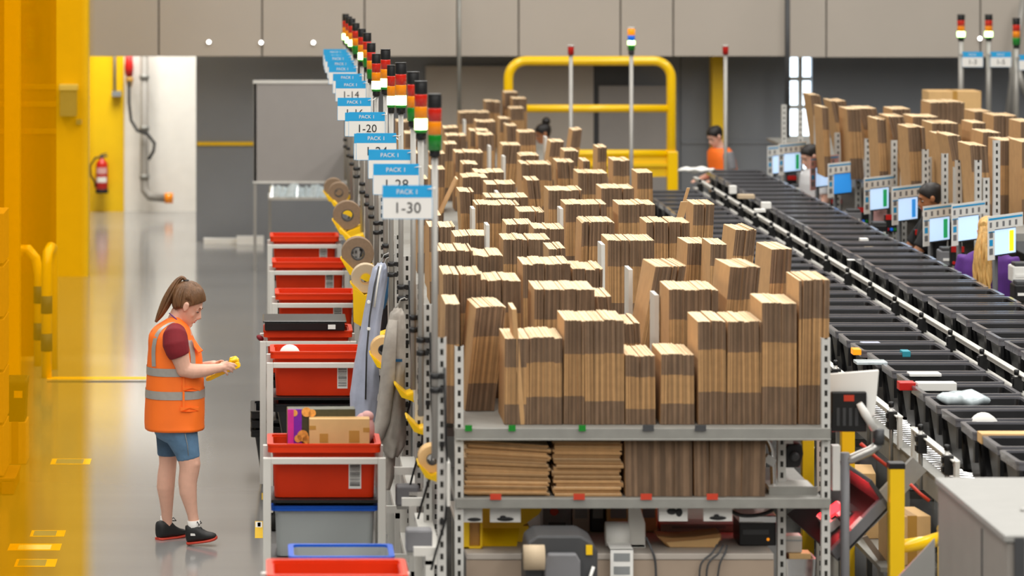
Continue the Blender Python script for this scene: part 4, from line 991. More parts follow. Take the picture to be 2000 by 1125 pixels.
# ------------------------------------------------------------------ people
def fuse(mb, name, m, parent, voxel=.006, smooth=4, world=False):
    """one continuous surface from overlapping closed volumes"""
    o = mb.build(name, m, parent, world)
    r = o.modifiers.new('skin', 'REMESH'); r.mode = 'VOXEL'; r.voxel_size = voxel
    s = o.modifiers.new('soft', 'SMOOTH'); s.iterations = smooth; s.factor = .5
    me = bpy.data.meshes.new_from_object(o.evaluated_get(bpy.context.evaluated_depsgraph_get()))
    o.modifiers.clear(); o.data = me; me.polygons.foreach_set('use_smooth', [True]*len(me.polygons))
    if not me.materials: me.materials.append(M[m])
    return o
def lerp_rings(tab, n):
    """tab rows (z, front, back, half width): smooth in-between rows"""
    out = []
    for i in range(len(tab)-1):
        p0 = tab[max(i-1, 0)]; p1 = tab[i]; p2 = tab[i+1]; p3 = tab[min(i+2, len(tab)-1)]
        for k in range(n):
            t = k/n; out.append(tuple(.5*((2*b)+(c-a)*t+(2*a-5*b+4*c-d)*t*t+(-a+3*b-3*c+d)*t**3) for a, b, c, d in zip(p0, p1, p2, p3)))
    out.append(tab[-1]); return out
def egg_ring(z, f, b, w, n=24, e=2.0):
    cx = 0; pts = []
    for k in range(n):
        a = 2*math.pi*k/n; c, s = math.cos(a), math.sin(a)
        x = (f if c > 0 else -b)*abs(c)**(2/e)*(1 if c > 0 else 1)
        x = f*abs(c)**(2/e) if c > 0 else b*abs(c)**(2/e)
        pts.append(Vector((x, w*math.copysign(abs(s)**(2/e), s), z)))
    return pts
SKULL = [(.000, .070, .030, .016), (.010, .084, .0, .030), (.028, .086, -.030, .044), (.042, .088, -.045, .050), (.060, .089, -.055, .056), (.075, .087, -.066, .060), (.095, .085, -.080, .064),
         (.112, .079, -.092, .068), (.130, .086, -.099, .071), (.158, .084, -.104, .073), (.188, .068, -.094, .067), (.210, .040, -.066, .050), (.224, .008, -.024, .018)]
HEAD_C = Vector((0, 0, .125))
def head(body, mtx):
    """skull, nose and ears into the body mesh; mtx maps head space (x forward, z up, centred on the skull) to the world"""
    q = MB()
    rings = [[v-HEAD_C for v in egg_ring(z, f, b, w)] for z, f, b, w in lerp_rings(SKULL, 3)]
    q.loft(rings)
    q.tube([(.083, 0, .0), (.094, 0, -.020), (.105, 0, -.043), (.098, 0, -.050), (.08, 0, -.052)], [.007, .010, .014, .013, .010], 10)
    q.ell((.086, 0, -.068), (.011, .022, .007)); q.ell((.084, 0, -.080), (.011, .020, .008)); q.ell((.078, 0, -.107), (.014, .018, .014))
    q.ell((.083, .0, .014), (.012, .055, .009))
    for s in (-1, 1):
        q.ell((-.006, s*.079, -.016), (.019, .010, .029), rot=(0, -.2, 0)); q.ell((-.006, s*.086, -.002), (.016, .007, .011)); q.ell((-.002, s*.079, -.038), (.010, .008, .012))
        q.ell((.052, s*.034, -.043), (.018, .018, .022)); q.ell((.068, s*.033, -.007), (.0125, .017, .008))
    q.xf(mtx); body.v += [] ; o = len(body.v); body.v += q.v; body.f += [tuple(i+o for i in f) for f in q.f]; body.m += q.m; body.s += q.s
def face_parts(parent, mtx, hair_m):
    for s in (-1, 1):
        MB().ell((.068, s*.032, -.015), (.0115, .012, .0055)).xf(mtx).build('eye', 'eye_white', parent, True)
        MB().ell((.0795, s*.033, -.018), (.0025, .0045, .004)).xf(mtx).build('iris', 'hair_dark', parent, True)
        MB().tube([(.077, s*.018, -.015), (.0815, s*.032, -.0145), (.074, s*.046, -.017)], [.0015, .0025, .0015], 6).xf(mtx).build('eyelash', 'hair_dark', parent, True)
        MB().tube([(.089, s*.014, .012), (.089, s*.032, .017), (.074, s*.052, .010)], [.003, .005, .0025], 8).xf(mtx).build('eyebrow', hair_m, parent, True)
    MB().ell((.0935, 0, -.068), (.006, .021, .0055)).ell((.091, 0, -.080), (.006, .018, .006)).xf(mtx).build('lips', 'lips', parent, True)
def hair_cap(mtx, parent, m, off=.014, top=.02, front_z=.168, slope=.66, name='hair'):
    tab = [(z+ (top*max(0, (z-.11)/.11)), f+off, b-off, w+off*.8) for z, f, b, w in SKULL[4:]]
    rings = [[v-HEAD_C for v in egg_ring(z, f, b, w, 32)] for z, f, b, w in lerp_rings(tab, 4)]
    mb = MB().loft(rings); o = mb.build(name, m, parent)
    bm = bmesh.new(); bm.from_mesh(o.data)
    pn = Vector((-slope, 0, 1)).normalized(); pc = Vector((.085, 0, front_z))-HEAD_C
    bmesh.ops.bisect_plane(bm, geom=bm.verts[:]+bm.edges[:]+bm.faces[:], plane_co=pc, plane_no=pn, clear_inner=True)
    ed = [e for e in bm.edges if e.is_boundary]; bmesh.ops.holes_fill(bm, edges=ed)
    off_ = Vector((0, 0, 0)) if parent is None else parent.matrix_basis.translation
    for v in bm.verts: v.co = mtx @ v.co-off_
    bm.to_mesh(o.data); bm.free(); return o
def mtx_head(c, yaw=0, pitch=0, roll=0, s=1.0):
    return Matrix.Translation(c) @ Matrix.Rotation(yaw, 4, 'Z') @ Matrix.Rotation(pitch, 4, 'Y') @ Matrix.Rotation(roll, 4, 'X') @ Matrix.Scale(s, 4)
def fingers(mb, chains, r=.0085):
    for ch in chains:
        n = len(ch); mb.tube(ch, [r*(1.08-.28*i/(n-1)) for i in range(n)], 8)
        mb.ell(ch[-1], (r*.82,)*3, nu=8, nv=6); mb.ell(ch[0], (r*1.15,)*3, nu=8, nv=6)
def se_ring(cx, cy, a, b, z, n=36, e=2.4, fold=0.0, ph=0.0):
    out = []
    for k in range(n):
        t = 2*math.pi*k/n; c, s = math.cos(t), math.sin(t); q = 1+fold*math.sin(5*t+ph)+fold*.6*math.sin(9*t+ph*1.7)
        out.append(Vector((cx+a*q*math.copysign(abs(c)**(2/e), c), cy+b*q*math.copysign(abs(s)**(2/e), s), z)))
    return out

# ---- the woman in the aisle
W0 = 22.4
def PW(px, py, dy=0.0): return P(px, py, W0+dy)
px_m = FPX/W0
t = thing('person', 'woman in orange vest and denim shorts looking down at a yellow scanner', 'person', (FX(350, W0), W0, 0))
woman = t
body = MB()
hm = mtx_head(PW(366.5, 592), 0.06, math.radians(29), 0, 1.04)
head(body, hm)
body.tube([PW(338, 650), PW(343, 630), PW(350, 612), PW(359, 598)], [.075, .058, .054, .052], 16)      # neck
body.loft([se_ring(FX(cx, W0), W0, a/px_m, b, FZ(py, W0), 28) for cx, a, b, py in ((345, 26, .10, 640), (340, 36, .16, 652), (340, 40, .17, 690), (340, 38, .15, 740), (342, 44, .17, 800), (345, 36, .14, 838), (345, 24, .09, 850))])
NA, FA = -.20, .20
el = PW(359, 722, NA-.01)
body.tube([PW(345, 648, NA+.04), PW(346, 672, NA), PW(352, 698, NA-.01), PW(357, 714, NA-.01), el], [.058, .062, .058, .050, .046], 14)
body.ell(PW(358, 723, NA-.01), (.045, .043, .042))
body.tube([el, PW(376, 725, NA), PW(396, 724, NA+.02), PW(413, 721.5, NA+.05), PW(424, 719.5, NA+.07), PW(430, 719, NA+.08)], [.046, .047, .042, .034, .029, .029], 14)
ha = NA+.085
body.tube([PW(424, 719.5, ha-.01), PW(431, 718, ha-.005), PW(438, 717, ha), PW(442, 717, ha)], [.028, .031, .033, .027], 12, flat=.72)
fingers(body, [[PW(440, 711.5, ha-.012), PW(448, 709.5, ha-.02), PW(456, 711, ha-.014), PW(461.5, 714.5, ha)],
               [PW(441, 715.5, ha-.016), PW(449, 715, ha-.026), PW(455, 717.5, ha-.02), PW(458.5, 721, ha-.006)],
               [PW(440, 719.5, ha-.014), PW(446.5, 720.5, ha-.024), PW(451, 723, ha-.018), PW(453.5, 726.5, ha-.004)],
               [PW(437, 723.5, ha-.008), PW(441, 726, ha-.016), PW(443.5, 729, ha-.012), PW(444, 732, ha)],
               [PW(430, 712.5, ha+.005), PW(437, 708, ha+.012), PW(444, 706.5, ha+.02)]], .0098)
el2 = PW(368, 724, FA)
body.tube([PW(349, 650, FA-.03), PW(352, 680, FA), PW(360, 706, FA), el2], [.058, .06, .05, .045], 14)
body.tube([el2, PW(386, 722, FA-.02), PW(404, 716, FA-.08), PW(420, 712, FA-.13)], [.045, .042, .034, .028], 12)
hb = FA-.15
body.tube([PW(420, 712, hb+.02), PW(428, 711, hb+.01), PW(434, 710, hb)], [.028, .031, .028], 12, flat=.75)
fingers(body, [[PW(434, 708+k*3.2, hb-.002*k), PW(443, 708+k*4, hb+.012), PW(450, 711+k*4, hb+.002), PW(453-k*1.5, 715+k*4, hb-.014)] for k in range(4)]+[[PW(424, 708, hb-.01), PW(431, 704.5, hb-.03), PW(436, 704.5, hb-.045)]], .0085)
NL, FL = -.085, .10
def leg_pts(rows, dy): return [PW(x, y, dy+q) for x, y, r, q in rows], [r/px_m for x, y, r, q in rows]
for rows, dy in (([(352, 830, 27, .0), (360, 860, 25, 0), (368, 893, 21.8, 0), (371, 908, 21, 0), (369.5, 922, 19.5, 0), (366.5, 940, 18.6, 0), (367.5, 962, 17.2, 0), (372, 985, 13.2, 0), (376, 1004, 10.6, 0), (379, 1020, 10.4, 0), (381, 1034, 10.5, 0), (383, 1044, 11, 0)], NL),
                 ([(334, 830, 26, 0), (330, 860, 23, 0), (328, 888, 18.5, 0), (328, 906, 17.2, 0), (325, 930, 18, 0), (323.5, 952, 17.8, 0), (325, 975, 14.4, .01), (326, 1000, 11.2, .025), (326, 1016, 10.6, .035), (325, 1030, 10.2, .035), (324, 1036, 9, .035)], FL)):
    pts, rs = leg_pts(rows, dy); body.tube(pts, rs, 18)
body.ell(PW(381, 906, NL-.01), (.030, .05, .04))
for ax, ay, tx, ty, dy, dt in ((384, 1047, 404, 1049, NL, -.015), (326, 1040, 344, 1042, FL+.045, .05)):
    body.tube([PW(ax-6, ay, dy), PW(ax+4, ay, dy), PW(tx, ty, dy+dt)], [.024, .026, .018], 10)
fuse(body, 'body', 'skin', t, .0052, 5, True)
face_parts(t, hm, 'hair_brown')
hair_cap(hm, t, 'hair_brown', .013, .026, .187, .95)
# locks combed back from the hairline to the tie
lk = MB(); rl = random.Random(4); c0 = Vector((-.008, 0, .012)); end = Vector((-.055, 0, .118))
def on_cap(v, lift=0.0):
    q = (v-c0).normalized(); a = .100 if q.x > 0 else .112
    r = 1/math.sqrt((q.x/a)**2+(q.y/.083)**2+(q.z/.118)**2); return c0+q*(r+lift)
for s_ in (-1, 1):
    for k in range(24):
        x = .086-.165*k/23+rl.uniform(-.003, .003); z = .066-.95*(.085-x)+rl.uniform(-.002, .003)
        if -.032 < x < .030: z = max(z, .020)
        st_ = Vector((x, s_*max(.004, .078*math.sqrt(max(0, 1-((x+.008)/(.099 if x > -.008 else .112))**2))), z))
        lk.tube([on_cap(st_.lerp(end+Vector((0, s_*.006*(k%3), 0)), u), -.0015+.0025*math.sin(u*3.1)+.001*math.sin(u*6+k)) for u in (0, .12, .25, .4, .55, .7, .85, 1)], [.003, .005, .0062, .0065, .0062, .006, .005, .005], 7)
lk.xf(hm).build('swept_hair', 'hair_brown', t, True)
# ponytail, strand bundles, and its tie
tail = MB(); rt = random.Random(3)
path = [(362, 551), (360.5, 545), (355, 542.5), (348, 548), (340.5, 560), (332.5, 575), (325, 590), (318, 604), (311, 617), (304, 629)]
rad = [4.0, 4.0, 4.6, 6.2, 8.6, 10.2, 10.6, 9.0, 6.4, 2.2]
def dense(v, n=5): return [q[0] for q in smooth_path([(u, 0, 0) for u in v], n)]
tail.tube(smooth_path([PW(x, y, .0) for x, y in path], 5), [r*.9/px_m for r in dense(rad)], 16)
for k in range(16):
    o = rt.uniform(-.75, .75); oy = rt.uniform(-.026, .026)
    tail.tube(smooth_path([PW(x+o*r*.8, y+o*r*.55, oy*(r/9)) for (x, y), r in zip(path, rad)], 5), [max(r*.26/px_m, .003) for r in dense(rad)], 7)
tail.build('ponytail', 'hair_brown', t, True)
MB().lathe([(.010, -.011), (.017, -.008), (.019, 0), (.017, .008), (.010, .011)], PW(363.5, 549), 14).build('hair_tie', 'hair_dark', t, True)
for a_, b_ in (((333, 603), (336, 596)),): pass
# shirt: torso under the vest, near and far sleeves
sh = MB()
sh.tube([PW(344, 647, NA+.08), PW(343, 650, NA+.05), PW(342, 656, NA+.0), PW(343, 672, NA-.015), PW(347, 686, NA-.02), PW(351, 696, NA-.02)], [.05, .066, .078, .082, .075, .066], 18)
sh.tube([PW(349, 644, FA-.06), PW(351, 660, FA), PW(355, 690, FA)], [.07, .08, .068], 16)
sh.loft([se_ring(FX(cx, W0), W0, a/px_m, b, FZ(py, W0), 28) for cx, a, b, py in ((346, 12, .045, 634), (343, 24, .09, 644), (341, 34, .14, 654), (341, 40, .17, 690), (343, 42, .17, 760))])
fuse(sh, 'shirt', 'maroon', t, .008, 3, True)
# lanyard at the neck
MB().tube([PW(331, 612, -.03), PW(337, 617, -.07), PW(345, 624, -.085), PW(352, 633, -.08)], .006, 8, flat=.5).build('lanyard', 'purple', t, True)
# high-visibility vest
VE = [(618, 342, 9, .075), (624, 341, 17, .105), (631, 338.5, 26, .135), (640, 335, 36, .165), (652, 333, 42, .184), (664, 335, 45.5, .192), (680, 340.5, 51, .200), (697, 341.5, 53.5, .203), (714, 341.5, 54.5, .205), (735, 342, 55.8, .205), (770, 342, 57.8, .207), (805, 341.5, 58.8, .210), (826, 341, 58.4, .212), (836, 341.5, 58.2, .215)]
def vest_row(py):
    for (y0, *a), (y1, *b) in zip(VE, VE[1:]):
        if y0 <= py <= y1:
            k = (py-y0)/(y1-y0); return [p+(q-p)*k for p, q in zip(a, b)]
    return VE[-1][1:] if py > VE[-1][0] else VE[0][1:]
ve = MB(); rings = []
for i in range(44):
    py = 618+(836-618)*i/43; cx, a, b = vest_row(py); f = .012*max(0, (py-735)/105)
    rings.append(se_ring(FX(cx, W0), W0, a/px_m, b, FZ(py, W0), 56, 2.5, f, py*.03))
ve.loft(rings)
vo = ve.build('vest', 'hivis', t, True)
E = 2.5
def vest_pt(px, py_world, out=.004, side=-1):
    """point on the vest's near side at column px and height of row py (mid-plane rows)"""
    cx, a, b = vest_row(py_world); u = max(-1, min(1, (px-cx)/a)); th = abs(u)**(E/2)
    yy = b*(max(0, 1-abs(u)**E))**(1/E)
    return Vector((FX(px, W0), W0+side*(yy+out), FZ(py_world, W0)))
def near_row(px, py):
    """mid-plane row that shows at picture row py on the near side"""
    q = py
    for _ in range(6):
        q = min(max(q, 620), 836); p = vest_pt(px, q); shown = VY+(CAM_H-p.z)*FPX/p.y; q += py-shown
    return q
def strip_on_vest(name, m, pts, w, horiz=False, out=.005):
    mb = MB(); vs = []
    for x, y in pts:
        for s in (-1, 1):
            xx, yy = (x+s*w/2, y) if not horiz else (x, y+s*w/2)
            q = near_row(max(min(xx, 400), 284), yy); vs.append(vest_pt(xx, q, out))
    n = len(pts); mb.add(vs, [(2*i, 2*i+1, 2*i+3, 2*i+2) for i in range(n-1)], 0, True)
    return mb.build(name, m, t, True)
for py0, py1, nm in ((718.5, 734, 'reflective_band'), (763, 779, 'reflective_band')):
    mb = MB(); rg = []
    for k in range(4):
        py = py0-6+(py1-py0)*k/3; cx, a, b = vest_row(py); f = .012*max(0, (py-735)/105)
        rg.append(se_ring(FX(cx, W0), W0, a/px_m+.003, b+.003, FZ(py, W0), 56, 2.5, f, py*.03))
    mb.loft(rg, caps=(False, False)).build(nm, 'reflective', t, True)
strip_on_vest('reflective_strap', 'reflective', [(341, 629), (333, 631), (324, 636), (315, 643), (308.5, 652), (304, 664), (301.5, 678), (301, 692), (301.5, 705), (302, 716)], 8.0)
strip_on_vest('reflective_strap', 'reflective', [(371, 664), (374, 672), (376.5, 684), (378, 697), (378.5, 712), (379, 722)], 9.0)
def flap(pts, name, th=.012):
    vs = []
    for o in (.004, th):
        for x, y in pts: vs.append(vest_pt(x, near_row(x, y), o))
    n = len(pts); mb = MB().add(vs, [tuple(range(n, 2*n)), tuple(reversed(range(n)))]+[(i, (i+1) % n, n+(i+1) % n, n+i) for i in range(n)], 0)
    mb.build(name, 'hivis', t, True)
flap([(359, 757), (376, 757), (392, 757), (392, 763.5), (376, 764), (359, 763)], 'pocket_flap')
flap([(354, 795), (372, 796), (389, 795), (389, 802), (372, 804), (354, 803)], 'pocket_flap')
flap([(358, 728), (362, 728), (362, 800), (358, 800)], 'zip_placket', .008)
# lifted chest flap
mb = MB(); mb.add([PW(377, 662, -.13), PW(396.5, 684, -.15), PW(388, 689, -.16), PW(379, 677, -.17), PW(378, 662, -.1), PW(397, 685, -.12), PW(388.5, 690, -.13), PW(380, 677, -.14)], [(0, 1, 2, 3), (7, 6, 5, 4), (0, 4, 5, 1), (1, 5, 6, 2), (2, 6, 7, 3), (3, 7, 4, 0)])
mb.build('chest_flap', 'hivis', t, True, bevel=.002)
strip_on_vest('printed_mark', 'maroon', [(295, 648), (296.5, 645), (299, 643)], 1.6)
# denim shorts
so_ = MB()
def tubeR(mb, rows, dy, n=20):
    mb.tube([PW(x, y, dy) for x, y, r in rows], [r/px_m for x, y, r in rows], n)
tubeR(so_, [(348, 832, 34), (355, 850, 32.5), (361, 868, 28), (366, 884, 24), (368.5, 896, 22.6)], NL)
so_.loft([se_ring(FX(cx, W0), W0, a/px_m, b, FZ(py, W0), 28) for cx, a, b, py in ((345, 46, .185, 815), (344, 45, .188, 838), (344, 38, .17, 852), (344, 22, .10, 862))])
fuse(so_, 'shorts', 'denim', t, .007, 3, True)
so_ = MB(); tubeR(so_, [(334, 832, 31), (331, 850, 27.5), (328.5, 868, 23), (327.5, 880, 20.8), (327, 890, 20)], FL)
fuse(so_, 'shorts_leg', 'denim_shaded', t, .007, 3, True)
MB().tube([PW(361, 846, NL-.108), PW(366, 868, NL-.092), PW(368, 890, NL-.078)], .0022, 6).build('seam', 'reflective', t, True)
# shoes
def shoe(hx, hy, tx, ty, dy, dyt, tone, mark):
    """heel and toe of the sole in picture rows"""
    h, q = PW(hx, hy, dy), PW(tx, ty, dy); q.y += dyt; h.y = W0+dy
    ax = (q-h); L = ax.length; ax.normalize(); side = Vector((-ax.y, ax.x, 0)).normalized(); up = ax.cross(side)
    if up.z < 0: up = -up
    def at(u, v, w_): return h+ax*(u*L)+side*v+up*w_
    def ring(u, w_, z0, z1, n=16):
        return [at(u, w_*math.copysign(abs(math.cos(2*math.pi*k/n))**.8, math.cos(2*math.pi*k/n)), z0+(z1-z0)*(.5+.5*math.copysign(abs(math.sin(2*math.pi*k/n))**.7, math.sin(2*math.pi*k/n)))) for k in range(n)]
    up_ = MB().loft([ring(.0, .018, .022, .075), ring(.04, .034, .012, .118), ring(.15, .041, .010, .122), ring(.32, .043, .010, .126), ring(.44, .044, .010, .112), ring(.56, .047, .010, .084), ring(.72, .050, .016, .062), ring(.88, .045, .016, .052), ring(.97, .030, .018, .042), ring(1.0, .012, .022, .034)])
    up_.build('shoe', tone, t, True)
    so = MB().loft([ring(-.01, .020, .0, .018), ring(.05, .040, -.002, .018), ring(.3, .042, -.001, .016), ring(.55, .048, -.002, .017), ring(.8, .052, -.001, .021), ring(.95, .038, .003, .026), ring(1.02, .014, .010, .03)])
    so.build('shoe_sole', 'shoe_sole', t, True)
    la = MB()
    for k in range(4): la.tube([at(.40+k*.06, -.036, .088-k*.013), at(.42+k*.06, 0, .124-k*.015), at(.44+k*.06, .036, .088-k*.013)], .004, 6)
    for s in (-1, 1): la.tube([at(.44, 0, .118), at(.48, s*.03, .135), at(.54, s*.038, .115), at(.46, 0, .112)], .0035, 6)
    la.build('laces', 'black_plastic', t, True)
    MB().tube([at(.30, 0, .07), at(.31, 0, .10), at(.33, 0, .142)], [.034, .038, .038], 16).build('sock', 'sock', t, True)
    if mark: MB().box(at(.28, -.043, .062), (.030, .004, .014)).build('shoe_tab', 'paper_white', t, True)
shoe(366, 1063.5, 424, 1054, NL, -.03, 'shoe_black', True)
shoe(307.5, 1055.5, 361, 1055, FL, .14, 'shoe_black', False)
# yellow scanner in her hands: a thing of its own
a, b = PW(403, 741, -.03), PW(468, 709, -.03)
sc = thing('handheld_scanner', 'yellow handheld scanner with a dark screen held by the woman in orange', 'scanner', a)
ax = (b-a); L = ax.length; rm = Matrix.Rotation(-math.atan2(ax.z, ax.x), 4, 'Y')
g = MB().loft([[Vector((u*L, v, w_)) for v, w_ in ((-hw, -th), (hw, -th), (hw, th), (-hw, th))] for u, hw, th in ((0, .045, .008), (.1, .052, .013), (.6, .052, .014), (.8, .055, .018), (.95, .055, .02), (1.0, .048, .014))], smooth=False)
g.tube([(L*.74, -.045, .016), (L*.84, -.045, .042), (L*.94, -.04, .035), (L*.99, -.03, .015)], [.012, .014, .016, .012], 10).tube([(L*.74, .045, .016), (L*.84, .045, .042), (L*.94, .04, .035), (L*.99, .03, .015)], [.012, .014, .016, .012], 10)
g.tube([(L*.9, -.04, .036), (L*.9, .04, .036)], .014, 10)
g.xf(rm).build('housing', 'yellow_gloss', sc, bevel=.005)
MB().box((L*.66, 0, .0165), (L*.36, .075, .004)).xf(rm).build('display', 'black_plastic', sc)
kp = MB()
for i in range(3):
    for j in range(3): kp.box((L*(.2+i*.09), -.025+j*.025, .0155), (.012, .014, .005))
kp.xf(rm).build('keypad', 'dark_grey', sc)

# ---- people behind the conveyors
def person(lab, loc, rz, Ht, skin, shirt, hair, pitch=0, arms='down', vest=None, yawh=0, lean=0.0):
    t = thing('person', lab, 'person', loc, None, rz); s = Ht/1.70
    b = MB(); V = lambda x, y, z: Vector((x+lean*max(0, z-.95), y, z))*s
    hm = mtx_head(V(.02+.04*math.sin(pitch), 0, 1.575), yawh, pitch, 0, s)
    head(b, hm)
    b.tube([V(-.01, 0, 1.38), V(.0, 0, 1.45), V(.01, 0, 1.53)], [.07*s, .052*s, .05*s], 14)
    tor = ((1.42, .05, .10), (1.38, .085, .165), (1.28, .105, .165), (1.1, .10, .135), (.98, .11, .15), (.88, .115, .165), (.80, .09, .14))
    b.loft([[q for q in se_ring(V(0, 0, z).x, 0, a*s, w*s, z*s, 24)] for z, a, w in tor])
    for k in (-1, 1):
        b.tube([V(0, k*.09, .88), V(.02, k*.095, .50), V(0, k*.095, .30), V(-.02, k*.095, .09)], [.085*s, .055*s, .05*s, .038*s], 14)
        b.tube([V(-.04, k*.095, .04), V(.14, k*.105, .03)], [.036*s, .03*s], 10)
        if arms == 'reach': E_, Wt = V(.20, k*.21, 1.10), V(.44, k*.14, 1.09)
        elif arms == 'work': E_, Wt = V(.02, k*.24, 1.10), V(.24, k*.16, 1.06)
        else: E_, Wt = V(.0, k*.235, 1.08), V(.06, k*.23, .84)
        Sh = V(0, k*.175, 1.37); b.tube([Sh, (Sh+E_)/2, E_], [.052*s, .048*s, .040*s], 12); b.tube([E_, (E_+Wt)/2, Wt], [.041*s, .036*s, .026*s], 12)
        dr = (Wt-E_).normalized(); b.tube([Wt, Wt+dr*.05*s, Wt+dr*.09*s], [.026*s, .032*s, .026*s], 10, flat=.6)
        sd = dr.cross(Vector((0, 0, 1))) if abs(dr.z) < .8 else Vector((0, 1, 0)); sd.normalize(); pal = Wt+dr*.09*s
        fingers(b, [[pal+sd*(q*.014*s), pal+sd*(q*.015*s)+dr*.035*s, pal+sd*(q*.014*s)+dr*.06*s+Vector((0, 0, -.012*s))] for q in (-1.5, -.5, .5, 1.5)]+[[Wt+dr*.03*s+sd*k*-.025*s, Wt+dr*.06*s+sd*k*-.045*s, Wt+dr*.085*s+sd*k*-.048*s]], .0085*s)
    fuse(b, 'body', skin, t, .010, 3)
    # shirt and trousers
    c = MB(); c.loft([se_ring(V(0, 0, z).x, 0, (a+.022)*s, (w+.022)*s, z*s, 28, 2.3, .01, z*9) for z, a, w in ((1.435, .055, .075), (1.41, .07, .125), (1.37, .092, .172), (1.28, .112, .172), (1.1, .112, .150), (.98, .12, .16), (.86, .125, .172))])
    for k in (-1, 1):
        Sh = V(0, k*.165, 1.385)
        E_ = V(.20, k*.21, 1.10) if arms == 'reach' else V(.02, k*.24, 1.10) if arms == 'work' else V(0, k*.235, 1.08)
        c.tube([Sh, Sh+(E_-Sh)*.4, Sh+(E_-Sh)*.72], [.068*s, .068*s, .062*s], 14)
    fuse(c, 'shirt', shirt, t, .012, 3)
    tr = MB()
    tr.loft([se_ring(0, 0, a*s, w*s, z*s, 24) for z, a, w in ((.98, .12, .155), (.9, .13, .18), (.80, .115, .17))])
    for k in (-1, 1): tr.tube([V(0, k*.09, .86), V(.02, k*.095, .50), V(0, k*.095, .30), V(-.02, k*.095, .10)], [.1*s, .075*s, .07*s, .06*s], 14)
    fuse(tr, 'trousers', 'black_cloth', t, .014, 2)
    for k in (-1, 1):
        MB().loft([[V(x, k*.1, 0)+Vector((0, w_*math.cos(a), h_*.5+h_*.5*math.sin(a))) for a in [2*math.pi*q/14 for q in range(14)]] for x, w_, h_ in ((-.09, .03, .08), (-.04, .042, .11), (.06, .045, .085), (.15, .04, .06), (.19, .02, .04))]).build('shoe', 'shoe_black', t)
    # head details live in local space
    for o in (face_parts,): pass
    keep = t.matrix_basis.copy(); t.matrix_basis = Matrix.Identity(4)
    face_parts(t, hm, hair); h = hair_cap(hm, t, hair, .010, .014, .182, .95)
    t.matrix_basis = keep
    if vest:
        v = MB().loft([se_ring(V(0, 0, z).x, 0, (a+.034)*s, (w+.034)*s, z*s, 28, 2.3, .01, z*9) for z, a, w in ((1.43, .06, .10), (1.38, .092, .155), (1.28, .112, .16), (1.1, .118, .158), (.98, .124, .165), (.82, .128, .175))])
        v.build('vest', vest, t)
        for z in (1.02, 1.16): MB().loft([se_ring(V(0, 0, z+q).x, 0, .158*s, .202*s, (z+q)*s, 28, 2.3, .01, z*9) for q in (-.025, .025)], caps=(False, False)).build('reflective_band', 'reflective', t)
    return t, hm, s
def grounded(px, d): return (FX(px, d), d, 0)
# purple shirt with the long blonde ponytail
t, hm, s = person('woman in a purple T-shirt seen from behind with a long blonde ponytail', (FX(1930, 26.6), 26.6, 0), math.radians(62), 1.70, 'skin', 'purple', 'hair_blonde', .1, 'work')
tail = MB(); rt = random.Random(9); c0 = Vector((-.10, 0, 1.60))*s
for k in range(30):
    oy, ox = rt.uniform(-.045, .045), rt.uniform(-.02, .02); ph = rt.uniform(0, 6)
    pts = []; L_ = rt.uniform(.42, .56)
    for q in range(11):
        f = q/10; sp = math.sin(min(f*1.6, 1)*math.pi/2)
        pts.append(Vector((-.09-.06*sp-.02*f+ox*sp+.008*math.sin(f*11+ph), oy*(.35+.9*sp)*(1 if f < .8 else 1.1-(f-.8)*2)+.010*math.sin(f*9+ph), 1.64-.02*f-f*L_)) * s)
    tail.tube(pts, [.012, .017, .018, .018, .017, .016, .015, .013, .011, .008, .003], 7)
tail.build('ponytail', 'hair_blonde', t)
MB().lathe([(.02, -.012), (.032, 0), (.02, .012)], (-.105*s, 0, 1.635*s), 12, axis='X').build('hair_tie', 'hair_blonde', t)
# orange vest at the end of the conveyor
person('man in an orange vest looking down at the far end of the raised conveyor', (FX(1418, 39.75), 39.75, 0), math.radians(205), 1.60, 'skin', 'mid_grey', 'hair_dark', .5, 'work', vest='hivis', lean=.18)
# bun and white top
t, hm, s = person('woman with a dark hair bun and white top behind the far cardboard', (FX(1066, 40.35), 40.35, 0), math.radians(190), 1.59, 'skin_brown', 'white_cloth', 'hair_dark', .35, 'work')
keep = t.matrix_basis.copy(); t.matrix_basis = Matrix.Identity(4)
MB().ell((-.085, 0, .118), (.052, .055, .05)).xf(hm).build('hair_bun', 'hair_dark', t); t.matrix_basis = keep
# black shirt reaching over the totes, grey top behind the screens
person('dark-haired packer in a black shirt reaching an arm over the raised totes', (FX(1824, 29.4), 29.4, 0), math.radians(178), 1.74, 'skin_brown', 'black_cloth', 'hair_dark', .25, 'reach')
person('dark-haired packer in a white top beside the pinkish icon board', (FX(1598, 35.9), 35.9, 0), math.radians(200), 1.64, 'skin', 'white_cloth', 'hair_dark', .4, 'work', lean=.1)
